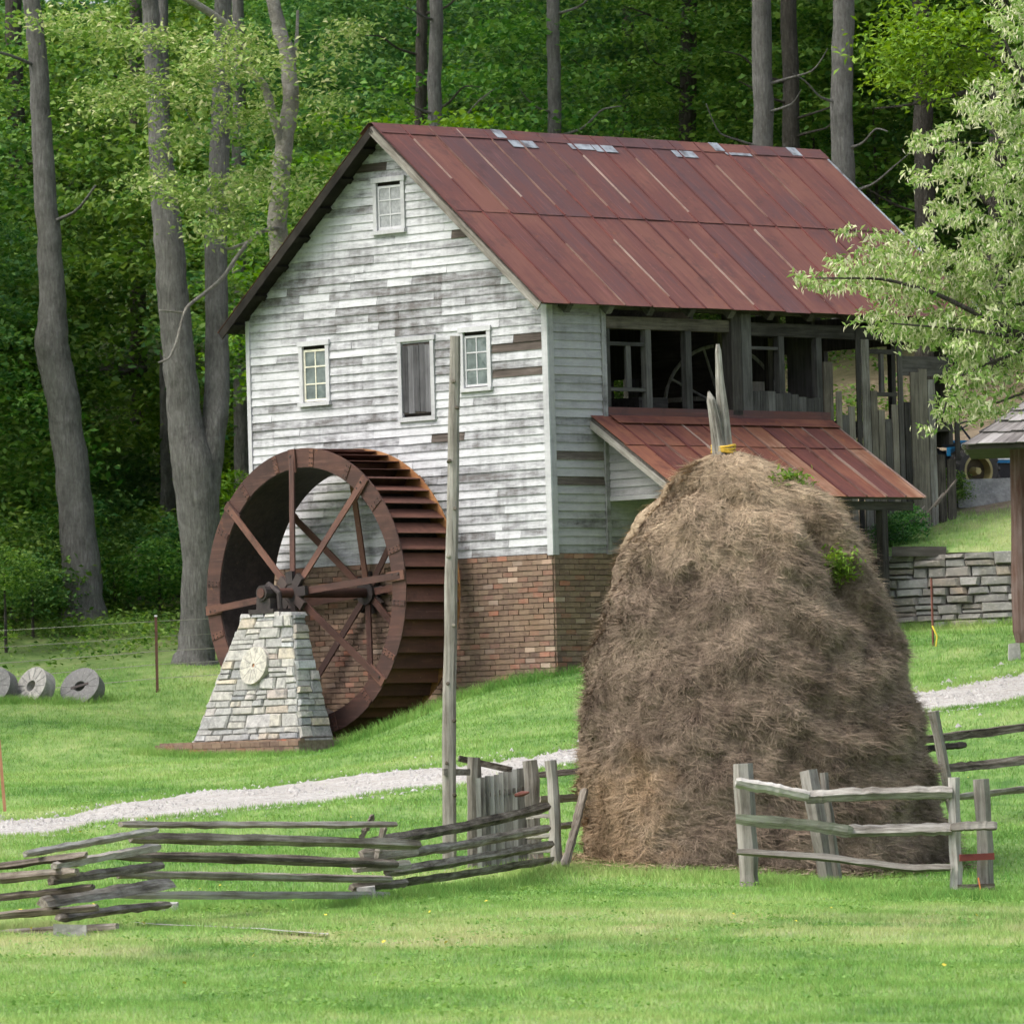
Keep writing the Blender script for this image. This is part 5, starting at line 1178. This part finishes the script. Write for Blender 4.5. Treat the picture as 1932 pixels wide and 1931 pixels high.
big_tree('pale curving forked trunk rising behind the left roof edge', [(532, 1010, 40), (530, 700, 38), (528, 500, 36), (524, 420, 36), (530, 330, 34), (540, 250, 32), (548, 180, 30), (540, 100, 28), (524, 40, 26), (515, 0, 24)], 139, m_limb, 0, seed=3,
         branches=[[(535, 285, 20, 0), (515, 215, 18, -.2), (500, 165, 17, -.3), (470, 130, 16, -.5), (440, 60, 16, -.9), (390, 20, 15, -1.2), (340, -10, 14, -1.5)], [(552, 140, 9, 0), (560, 70, 7, .2), (562, 20, 6, .3)],
                   [(530, 430, 9, 0), (490, 438, 9, -1.0), (452, 478, 8, -1.6), (420, 524, 8, -2), (382, 556, 7, -2.4), (352, 582, 7, -2.8), (332, 648, 5, -3), (318, 676, 5, -3.1), (299, 684, 4, -3.2)], [(470, 456, 6, -1.3), (430, 470, 6, -1.5), (420, 440, 4, -1.6)], [(350, 590, 5, -2.8), (300, 585, 3, -3)]],
         blobs=[(250, 70, 110, 40, -3, 13), (400, 110, 120, 45, -3, 16), (215, 180, 100, 40, -3.4, 15), (340, 165, 90, 40, -3, 12), (480, 90, 90, 60, -2, 13), (330, 265, 60, 35, -3, 8), (400, 365, 80, 50, -3.2, 18), (300, 345, 60, 35, -3.4, 10), (480, 330, 60, 50, -2, 10), (430, 430, 70, 25, -3, 10), (150, 40, 90, 40, -3.6, 9), (640, 60, 80, 50, 0, 9), (600, 170, 50, 60, 0, 8), (560, 360, 40, 50, -1, 7), (470, 220, 70, 40, -2, 10)], bmat=m_leafq)
TRK = [('slim grey trunk just left of the forked twin trunk', [(316, 1040, 30), (316, 900, 28), (315, 700, 26), (312, 400, 24), (306, 0, 20)], 166, m_bark), ('dim grey trunk between forked tree and mill corner', [(456, 930, 32), (456, 800, 30), (452, 500, 28), (450, 0, 22)], 163, m_bark),
       ('dark straight trunk at the far left edge of the wood', [(52, 900, 40), (44, 600, 38), (34, 300, 34), (24, 0, 30)], 176, m_barkd), ('dark trunk deep in the wood right of the bulging tree', [(262, 800, 34), (262, 600, 32), (258, 300, 28), (256, 0, 24)], 184, m_barkd),
       ('left of the two close trunks above the gable peak', [(792, 420, 24), (794, 200, 23), (796, 0, 21)], 158, m_barkd), ('right of the two close trunks above the gable peak', [(818, 420, 28), (820, 150, 27), (823, 0, 25)], 156, m_bark),
       ('mottled trunk above the left half of the roof ridge', [(1044, 420, 28), (1046, 200, 27), (1044, 0, 25)], 157, m_bark), ('dark trunk above the middle of the roof ridge', [(1296, 420, 34), (1298, 100, 32), (1300, 0, 30)], 162, m_barkd),
       ('dim trunk in the wood behind the middle of the roof', [(1180, 420, 26), (1183, 150, 24), (1186, 0, 22)], 170, m_barkd),
       ('clean grey trunk rising above the right half of the ridge', [(1442, 480, 40), (1440, 200, 38), (1438, 0, 36)], 150, m_bark), ('dark rough trunk right of the clean grey one', [(1494, 480, 34), (1492, 200, 32), (1488, 0, 30)], 156, m_barkd),
       ('thick mottled trunk near the far end of the roof', [(1592, 640, 48), (1590, 350, 44), (1588, 200, 42), (1592, 0, 40)], 147, m_bark), ('dark trunk half hidden behind the pale leafy tree', [(1748, 760, 46), (1746, 450, 42), (1740, 200, 38), (1735, 0, 34)], 152, m_barkd), ('shadowed trunk at the right edge behind pale leaves', [(1882, 700, 40), (1884, 300, 36), (1888, 0, 32)], 150, m_barkd)]
for i, (lab, path, Yd, mm) in enumerate(TRK): 
    rb = random.Random(i); brs = []
    for _ in range(4):
        yb = rb.uniform(20, min(600, path[0][1] - 40)); xb = float(np.interp(yb, [q_[1] for q_ in path[::-1]], [q_[0] for q_ in path[::-1]])); sg = rb.choice((-1, 1)); L_b = rb.uniform(50, 130)
        brs.append([(xb, yb, 6, 0), (xb + sg * L_b * .4, yb - L_b * .12, 4.5, -.3), (xb + sg * L_b * .75, yb - L_b * rb.uniform(.2, .5), 3.2, -.7), (xb + sg * L_b, yb - L_b * rb.uniform(.3, .8), 1.6, -1.0)])
    big_tree(lab, path, Yd, mm, i, seed=10 + i, hz=19 + (i * 7) % 5, branches=brs)
# lime maple reaching in at the upper right
big_tree('bright lime green maple bough at the upper right', [(2080, 760, 44), (2070, 500, 40), (2060, 200, 34), (2050, 0, 30)], 136, m_barkd, None, seed=40,
         branches=[[(2060, 180, 20, 0), (1960, 150, 16, -.4), (1860, 165, 12, -.6), (1780, 185, 8, -.7), (1700, 200, 5, -.8), (1650, 205, 3, -.8)], [(1960, 150, 12, -.4), (1850, 100, 8, -.5), (1740, 60, 5, -.6)]],
         blobs=[(1700, 70, 70, 55, -.6, 22), (1760, 30, 90, 40, -.6, 18), (1680, 130, 50, 35, -.7, 11), (1780, 110, 70, 50, -.6, 18), (1740, 160, 60, 25, -.7, 9), (1840, 60, 60, 60, -.5, 13), (1860, 130, 60, 35, -.5, 9)], bmat=m_leafl, leaf=.15, group=None)

for i, (X, Yd) in enumerate([(-18.5, 130), (-17.0, 141)]):
    t = thing('shade_tree', 'tall tree standing on the lawn beyond the left edge', 'tree', (X, Yd, g1(X, Yd)), 'trees beyond the left edge'); zg = g1(X, Yd)
    MB().tube([(X, Yd, zg - .3), (X + .1, Yd, zg + 6), (X, Yd + .1, zg + 15)], [.42, .30, .14], 10, .06, seed=i).build('trunk', m_bark, t, smooth=True); crown('crown', HIGH[i % 2], t, (X, Yd, zg + 12), i * 1.1, (1, 1, 1.1))

# --- understory trees filling the wood
spots = []; tries = 0
r5 = random.Random(5)
while len(spots) < 120 and tries < 6000:
    tries += 1; Yd = r5.uniform(148, 165) if r5.random() < .4 else r5.uniform(160, 205); X = r5.uniform(-.086 * Yd - 4, .086 * Yd + 4)
    u, v = to_uv(X, Yd)
    if -6 < u < 11.8 and -3 < v < 15.6: continue
    px = CX + F * X / Yd
    if -80 < px < 500 and Yd < 168: continue
    if 2.5 < X < 13 and Yd < 159: continue
    if 150 < px < 330 and Yd < 190: continue
    if any(abs(px - tp[1][-1][0]) < 75 and Yd < tp[2] + 1 for tp in TRK if 700 < tp[1][-1][0] < 1700) and r5.random() < .85: continue
    if any((X - a) ** 2 + ((Yd - b) * .8) ** 2 < 6.2 for a, b in spots): continue
    spots.append((X, Yd))
thin = [MB().tube([(0, 0, -.4), (.05, 0, 3), (-.08, .05, 6), (.05, -.05, 10)], [.11, .09, .06, .02], 7, .08, seed=k).build('proto', m_barkd) for k in range(2)]
thin_me = [o.data for o in thin]
for o in thin: bpy.data.objects.remove(o)
for i, (X, Yd) in enumerate(spots):
    zg = g1(X, Yd); px = CX + F * X / Yd
    kind = i % 5
    if px < 330 and Yd < 170: kind = 0 if r5.random() < .4 else 3
    lab = ['mid green understory tree in the wood behind the mill', 'mid green understory tree in the wood behind the mill', 'lime green understory tree in the wood behind the mill', 'dark green understory tree in the wood behind the mill', 'mid green understory tree in the wood behind the mill'][kind]
    t = thing('understory_tree', lab, 'tree', (X, Yd, zg), ['mid green understory trees', 'mid green understory trees', 'lime green understory trees', 'dark green understory trees', 'mid green understory trees'][kind])
    h = r5.uniform(5.5, 8.8); put('trunk', thin_me[i % 2], None, t, (X, Yd, zg), r5.uniform(0, 6.3)); s = r5.uniform(.85, 1.2)
    crown('crown', CR[kind], t, (X, Yd, zg + h), r5.uniform(0, 6.3), (s, s, s * r5.uniform(.9, 1.15)))
# one mass of wood on the far slope
N_ = 2600; fy = rng.uniform(200, 262, N_); fx = rng.uniform(-1, 1, N_) * (.085 * fy + 8); fz = gz(fx, fy) + rng.uniform(.5, 17, N_)
q = sprays(np.stack([fx, fy, fz], 1), 54, .8, .45); tag(put('distant_wood', leaf_mesh('distant_wood', q, .23, up_bias=.5, aspect=.7), m_leafd), 'dark mass of leafy wood on the far hillside', 'wood', kind='stuff')

# --- shrubs along the wood edge
SHR = [(20, 1095, 150, 1, 1.2), (85, 1085, 152, 1, 1.0), (40, 1000, 155, 1, 1.3), (-20, 930, 156, 1, 1.5), (95, 985, 158, 0, 1.3), (20, 860, 160, 1, 1.5), (60, 760, 163, 1, 1.6), (5, 700, 164, 1, 1.7), (30, 600, 166, 1, 1.7), (215, 1075, 154, 2, 1.0), (240, 1060, 157, 0, 1.1), (300, 1070, 152, 2, .9), (330, 1040, 156, 0, 1.0), (285, 1030, 160, 2, 1.2), (220, 1010, 161, 0, 1.2), (440, 1030, 150, 0, 1.0), (450, 960, 156, 3, 1.0),
       (60, 1100, 148, 0, .8), (110, 1110, 150, 2, .7), (8, 1075, 146, 2, .7), (300, 800, 172, 3, 1.0), (250, 930, 168, 0, 1.2), (200, 880, 172, 0, 1.1), (455, 860, 166, 3, 1.1), (1710, 985, 127, 0, .42), (1685, 1005, 126.6, 0, .4), (1765, 935, 130.5, 2, .36), (1790, 915, 131.2, 2, .42)]
LAB = ['dark green shrub low among the trees at the wood edge', 'tall dark shrub in the thicket at the far left', 'mid green bush at the foot of the wood', 'light green bush at the foot of the wood']
for i, (x, y, Yd, k, s) in enumerate(SHR):
    c = at(x, y, Yd); lab = LAB[k]; grp = ['dark shrubs', 'thicket shrubs', 'mid green bushes', 'light green bushes'][k]
    if x > 1600: lab, grp = 'small leafy plant on the bank beside the porch', 'plants on the bank'
    zg = g1(c[0], Yd) if x < 1600 else c[2] - .3; t = thing('shrub', lab, 'shrub', (c[0], Yd, zg), grp)
    crown('leaves', SH[k], t, (c[0], Yd, c[2]), i * 1.7, (s, s, s)); MB().tube([(c[0], Yd, min(zg, c[2]) - .2), (c[0], Yd, c[2])], [.04, .02], 5).build('stem', m_barkd, t)
# ground cover on the forest floor
N_ = 52000; gy_ = rng.uniform(141, 215, N_); gx_ = rng.uniform(-1, 1, N_) * (.078 * gy_ + 2)
gn = np.sin(gx_ * .9 + gy_ * .31) + np.sin(gy_ * .6 - gx_ * .45 + 2); uu, vv = to_uv(gx_, gy_)
ok = ((rng.random(N_) < .62 + .3 * gn) & (gy_ > 144 + gn * 2.5) & ~((uu < 8.5) & (vv < 16) & (uu > -30)))
gp = np.stack([gx_[ok], gy_[ok], gz(gx_[ok], gy_[ok]) + np.abs(rng.normal(.08, .14, ok.sum()))], 1)
tag(put('ground_cover', leaf_mesh('ground_cover', sprays(gp, 5, .16, .5), .12, up_bias=.7, aspect=.6), m_leaf), 'low green ground cover under the trees', 'ground cover', kind='stuff')
# fallen log deep in the wood
a, b = at(165, 712, 182), at(262, 690, 184); tag(rail('fallen_log', [a, b], .42, None, m_barkd, 300, n=8), 'dark fallen log between trunks deep in the wood', 'log')

# --- pale leafy tree leaning in from the right, in front of the mill
PT = 110.0
pt = thing('pale_leaf_tree', 'pale green tree with drooping catkins hanging in from the right', 'tree', (9.4, PT, g1(9.4, PT)))
B0 = [(2160, 1330, 60, 0), (2150, 1000, 54, 0), (2140, 700, 48, 0), (2120, 400, 40, 0), (2090, 100, 32, 0), (2060, -200, 22, 0)]
LIMB = [[(2140, 760, 26, 0), (2040, 690, 20, -.6), (1940, 640, 15, -1), (1840, 590, 11, -1.2), (1740, 545, 8, -1.4), (1640, 525, 5, -1.5), (1540, 525, 3, -1.6)], [(2130, 560, 22, 0), (2030, 500, 16, .4), (1930, 440, 11, .6), (1840, 360, 7, .8), (1780, 300, 4, .9)], [(2110, 300, 20, 0), (2010, 230, 14, -.3), (1930, 150, 9, -.5), (1890, 60, 5, -.6)],
        [(1960, 650, 10, -1), (1880, 680, 7, -1.1), (1800, 720, 5, -1.2), (1780, 780, 3, -1.2)], [(1940, 640, 9, -1), (1800, 620, 5, -1.4), (1680, 610, 3, -1.6)], [(2000, 240, 9, -.3), (1920, 270, 6, -.2), (1830, 270, 4, 0), (1760, 265, 3, .1)], [(2040, 690, 9, -.6), (1960, 730, 6, -.7), (1880, 760, 4, -.8)]]
trunk_obj('trunk', [(x, y, w_) for x, y, w_, d in B0], pt, m_barkd, PT, seed=77, branches=LIMB)
PB = [(1560, 525, 55, 22, 16), (1640, 510, 70, 36, 44), (1600, 440, 14, 12, 3), (1655, 465, 40, 20, 10), (1720, 480, 70, 50, 52), (1790, 540, 90, 55, 70), (1880, 510, 80, 80, 90), (1700, 560, 60, 30, 26), (1660, 605, 50, 18, 16), (1720, 630, 50, 22, 20), (1800, 620, 80, 40, 52), (1880, 640, 70, 70, 66), (1820, 690, 40, 50, 24), (1790, 745, 26, 40, 12), (1785, 790, 14, 20, 5), (1752, 805, 8, 14, 2), (1870, 745, 50, 40, 22), (1850, 780, 16, 22, 5),
      (1900, 420, 60, 60, 46), (1800, 400, 45, 30, 18), (1755, 330, 40, 16, 9), (1830, 330, 60, 40, 30), (1900, 320, 50, 60, 40), (1735, 270, 24, 14, 7), (1790, 265, 40, 25, 14), (1850, 215, 50, 25, 18), (1910, 215, 40, 40, 24), (1870, 165, 40, 20, 11), (1925, 100, 30, 40, 16), (1900, 35, 40, 40, 16), (1935, 20, 30, 30, 10), (1960, 350, 60, 200, 60), (1960, 620, 60, 120, 60), (2060, 450, 90, 260, 110)]
cs = []
for (x, y, rx, ry, n) in PB:
    for _ in range(int(n * 1.05)):
        while True:
            a = rng.uniform(-1, 1, 2)
            if a @ a < 1: break
        cs.append(at(x + a[0] * rx, y + a[1] * ry, PT - .6 + rng.normal(0, .7)))
cs = np.array(cs)
q = np.repeat(cs, 15, 0) + rng.normal(0, 1, (len(cs) * 15, 3)) * [.075, .075, .055]
put('leaves', leaf_mesh('leaves', q, .125, up_bias=.15, aspect=.34, droop=.5), m_leafp, pt)
m_catkin = leafm('catkin', [(.1, (.50, .50, .30)), (.9, (.72, .68, .52))], trans=.2)
q = np.repeat(cs, 5, 0) + rng.normal(0, 1, (len(cs) * 5, 3)) * [.08, .08, .05] - [0, 0, .05]; put('catkins', leaf_mesh('catkins', q, .10, up_bias=.0, aspect=.22, droop=2.2), m_catkin, pt)

# ------------------------------------------------------------------ grass
def grass(n, y0, y1, hmin, hmax, wmul, clip=None):
    y = y0 + (y1 - y0) * rng.random(n); x = (rng.random(n) * 2 - 1) * (.0735 * y + .8)
    # even cover: thin out the far narrow part
    keep = rng.random(n) < (.0735 * y + .8) / (.0735 * y1 + .8)
    u, v = to_uv(x, y)
    keep &= ~road_mask(x, y) | (rng.random(n) < .012)
    keep &= ~((u > -.05) & (u < 7.25) & (v > -.02) & (v < 10.3)) & ~((u > 1.35) & (u < 6.6) & (v > -1.7) & (v < 0)) & ~((u > 2.95) & (u < 6.4) & (v > -3.1) & (v < -1.9))
    keep &= ~((v > 1.0) & (u > -2.3) & (u < 0))
    keep &= (x < WA[0] - .2) | (y < WA[1] + (WB[1] - WA[1]) * (x - WA[0]) / (WB[0] - WA[0]) - .02)
    keep &= ((x - hc0[0]) ** 2 + (y - HY) ** 2) > 1.95 ** 2
    dpx = np.interp(x, px_, py_, left=1e3, right=1e3); keep &= (np.abs(y - dpx) > .28) | (rng.random(n) < .45)
    x, y = x[keep], y[keep]; return x, y
def blades(x, y, h, w, z=None):
    n = len(x); z = gz(x, y) if z is None else z; a = rng.uniform(0, 2 * math.pi, n); ln = rng.normal(0, .45, (n, 2)) * h[:, None]
    b = np.stack([x, y, z - .01], 1); s = np.stack([np.cos(a), np.sin(a) * .5, np.zeros(n)], 1) * (w / 2)[:, None]; t = b + np.stack([ln[:, 0], ln[:, 1], h], 1)
    return np.stack([b - s, b + s, t], 1).reshape(-1, 3)
parts = []
x, y = grass(420000, 48, 80, 0, 0, 1); parts.append(blades(x, y, rng.uniform(.025, .065, len(x)), rng.uniform(.006, .011, len(x))))
x, y = grass(480000, 80, 142, 0, 0, 1); parts.append(blades(x, y, rng.uniform(.03, .085, len(x)), rng.uniform(.009, .017, len(x))))
# longer unmown grass along fences, haystack foot, wheel pit, posts and millstones
def tuft_line(p, q, n, wid, h0, h1):
    t = rng.random(n); c = np.array(p)[None, :2] + (np.array(q)[:2] - np.array(p)[:2])[None] * t[:, None] + rng.normal(0, wid, (n, 2)); parts.append(blades(c[:, 0], c[:, 1], rng.uniform(h0, h1, n), rng.uniform(.007, .013, n)))
for _ in range(260):
    cx_, cy_ = rng.uniform(-1, 1), rng.uniform(52, 118); cx_ *= .07 * cy_; k_ = int(rng.integers(25, 90)); c_ = np.array([cx_, cy_]) + rng.normal(0, 1, (k_, 2)) * [.14, .2]
    c_ = c_[~road_mask(c_[:, 0], c_[:, 1])]; parts.append(blades(c_[:, 0], c_[:, 1], rng.uniform(.05, .13, len(c_)), rng.uniform(.007, .013, len(c_))))
tuft_line(on_ground(700, 1700), on_ground(1060, 1640), 9000, .22, .05, .17); tuft_line(on_ground(310, 1722), on_ground(700, 1702), 6000, .16, .04, .12); tuft_line(on_ground(-40, 1770), on_ground(300, 1722), 6000, .2, .04, .12)
tuft_line(on_ground(1395, 1664), on_ground(1880, 1698), 12000, .22, .05, .16); tuft_line(on_ground(1060, 1640), on_ground(1400, 1662), 5000, .25, .05, .15)
ah = rng.uniform(math.pi, 2 * math.pi, 15000); rh = 2.02 + np.abs(rng.normal(0, .16, 15000)); hx_, hy_ = hc0[0] + .02 + rh * np.cos(ah), HY + rh * np.sin(ah); parts.append(blades(hx_, hy_, rng.uniform(.03, .12, 15000), rng.uniform(.007, .013, 15000)))
NL = 5000; al = rng.uniform(math.pi, 2 * math.pi, NL); rl_ = 2.0 + np.abs(rng.normal(0, .22, NL)); lx, ly = hc0[0] + rl_ * np.cos(al), HY + rl_ * np.sin(al); lz = gz(lx, ly) + rng.uniform(.02, .10, NL); ld = rng.normal(0, 1, (NL, 3)) * [1, 1, .25]; ld /= np.linalg.norm(ld, axis=1, keepdims=True); lp = np.stack([lx, ly, lz], 1); lq = lp + ld * rng.uniform(.08, .22, (NL, 1)); lw = np.cross(ld, [0, 0, 1.]) * .005 + [0, 0, .003]
tag(put('loose_straw', np_mesh('loose_straw', np.stack([lp - lw, lp + lw, lq], 1).reshape(-1, 3), np.arange(NL * 3).reshape(-1, 3)), m_straw, hay_o), kind='stuff')
tuft_line(Hh(1.4, -1.85, 0), Hh(6.7, -3.35, 0), 4000, .12, .06, .2); tuft_line(Hh(.0, -.12, 0), Hh(3.0, -2.2, 0), 5000, .18, .06, .24); tuft_line(Hh(-.1, 0, 0), Hh(-.1, 3, 0), 3000, .12, .05, .18); tuft_line(Hh(2.7, -3.25, 0), Hh(6.6, -3.25, 0), 5000, .12, .06, .16)
tuft_line(on_ground(-40, 1330), on_ground(200, 1322), 5000, .2, .06, .2); tuft_line(on_ground(90, 1190), on_ground(250, 1185), 3500, .4, .08, .3); tuft_line(WA + [0, -.1, 0], WB + [0, -.1, 0], 5000, .12, .06, .2)
for ed_, sg in ((elo, 1), (ehi, -1)):
    k_ = rng.integers(0, 239, 9000); f_ = rng.random((9000, 1)); c_ = ed_[k_] + (ed_[k_ + 1] - ed_[k_]) * f_; c_[:, 1] += sg * np.abs(rng.normal(0, .22, 9000)) - .05 * sg; parts.append(blades(c_[:, 0], c_[:, 1], rng.uniform(.03, .09, 9000), rng.uniform(.008, .015, 9000), gz(c_[:, 0], c_[:, 1]) + .02))
q = np.concatenate(parts); tag(put('grass', np_mesh('grass', q, np.arange(len(q)).reshape(-1, 3)), m_blade), 'green lawn grass with longer tufts along the fences', 'grass', kind='stuff')
k_ = rng.integers(0, len(BV) - 62, 40000); k_ = k_[(k_ % 60) < 58]; f1, f2 = rng.random((len(k_), 1)), rng.random((len(k_), 1)); bp = BV[k_] + (BV[k_ + 1] - BV[k_]) * f1 + (BV[k_ + 60] - BV[k_]) * f2; bp = bp[bp[:, 1] < 130.2 + rng.normal(0, .5, len(bp))]
bl = blades(bp[:, 0], bp[:, 1], rng.uniform(.03, .10, len(bp)), rng.uniform(.009, .016, len(bp)), bp[:, 2]); tag(put('bank_grass', np_mesh('bank_grass', bl, np.arange(len(bl)).reshape(-1, 3)), m_blade), 'rough grass on the bank above the stone wall', 'grass', kind='stuff')

m_clover = leafm('clover_leaf', [(.1, (.10, .21, .045)), (.9, (.22, .35, .09))])
# clover patches and a few dandelions in the lawn
wc = []
for _ in range(420):
    y_ = rng.uniform(50, 122); x_ = rng.uniform(-1, 1) * .071 * y_; k_ = int(rng.integers(20, 80)); c_ = np.array([x_, y_]) + rng.normal(0, 1, (k_, 2)) * [.20, .30]; c_ = c_[~road_mask(c_[:, 0], c_[:, 1])]
    u_, v_ = to_uv(c_[:, 0], c_[:, 1]); c_ = c_[(v_ < -3.4) | (u_ > 7.5)]
    c_ = c_[((c_[:, 0] - hc0[0]) ** 2 + (c_[:, 1] - HY) ** 2) > 2.1 ** 2]; wc.append(np.stack([c_[:, 0], c_[:, 1], gz(c_[:, 0], c_[:, 1]) + rng.uniform(.02, .06, len(c_))], 1))
tag(put('lawn_clover', leaf_mesh('lawn_clover', np.concatenate(wc), .036, up_bias=1.0, aspect=.8), m_clover), 'low dark clover growing in the lawn', 'clover', kind='stuff')
y_ = rng.uniform(55, 100, 60); x_ = rng.uniform(-1, 1, 60) * .07 * y_; k_ = ~road_mask(x_, y_) & (((x_ - hc0[0]) ** 2 + (y_ - HY) ** 2) > 5); x_, y_ = x_[k_], y_[k_]
tag(put('lawn_flowers', leaf_mesh('lawn_flowers', np.stack([x_, y_, gz(x_, y_) + .07], 1), .04, up_bias=1.0, aspect=.9), m_ytie), 'tiny yellow dandelions in the lawn', 'flowers', kind='stuff')

# loose stones on and beside the track
NG = 7000; kg = rng.integers(0, 239, NG); fg = rng.random((NG, 1)); tg = rng.normal(.5, .27, (NG, 1)); pg = (elo[kg] + (elo[kg + 1] - elo[kg]) * fg) * (1 - tg) + (ehi[kg] + (ehi[kg + 1] - ehi[kg]) * fg) * tg
sg_ = rng.gamma(2.0, .0075, (NG, 1)) + .007; bg_ = np.stack([pg[:, 0], pg[:, 1], gz(pg[:, 0], pg[:, 1]) + .024], 1); ag = rng.uniform(0, 6.28, NG)
vg = [bg_ + np.stack([np.cos(ag + o), np.sin(ag + o), np.zeros(NG)], 1) * sg_ * rng.uniform(.7, 1.3, (NG, 1)) for o in (0, 2.1, 4.2)] + [bg_ + np.stack([rng.normal(0, .2, NG), rng.normal(0, .2, NG), rng.uniform(.6, 1.1, NG)], 1) * sg_]
vg = np.stack(vg, 1).reshape(-1, 3); b4 = np.arange(NG) * 4; fgc = np.concatenate([np.stack([b4, b4 + 1, b4 + 3], 1), np.stack([b4 + 1, b4 + 2, b4 + 3], 1), np.stack([b4 + 2, b4, b4 + 3], 1)])
tag(put('gravel_stones', np_mesh('gravel_stones', vg, fgc), stonem('gravel_stone', [(0, (.36, .345, .32)), (.5, (.45, .435, .41)), (1, (.55, .535, .51))], 20)), 'loose pale stones scattered over the gravel track', 'gravel', kind='stuff')
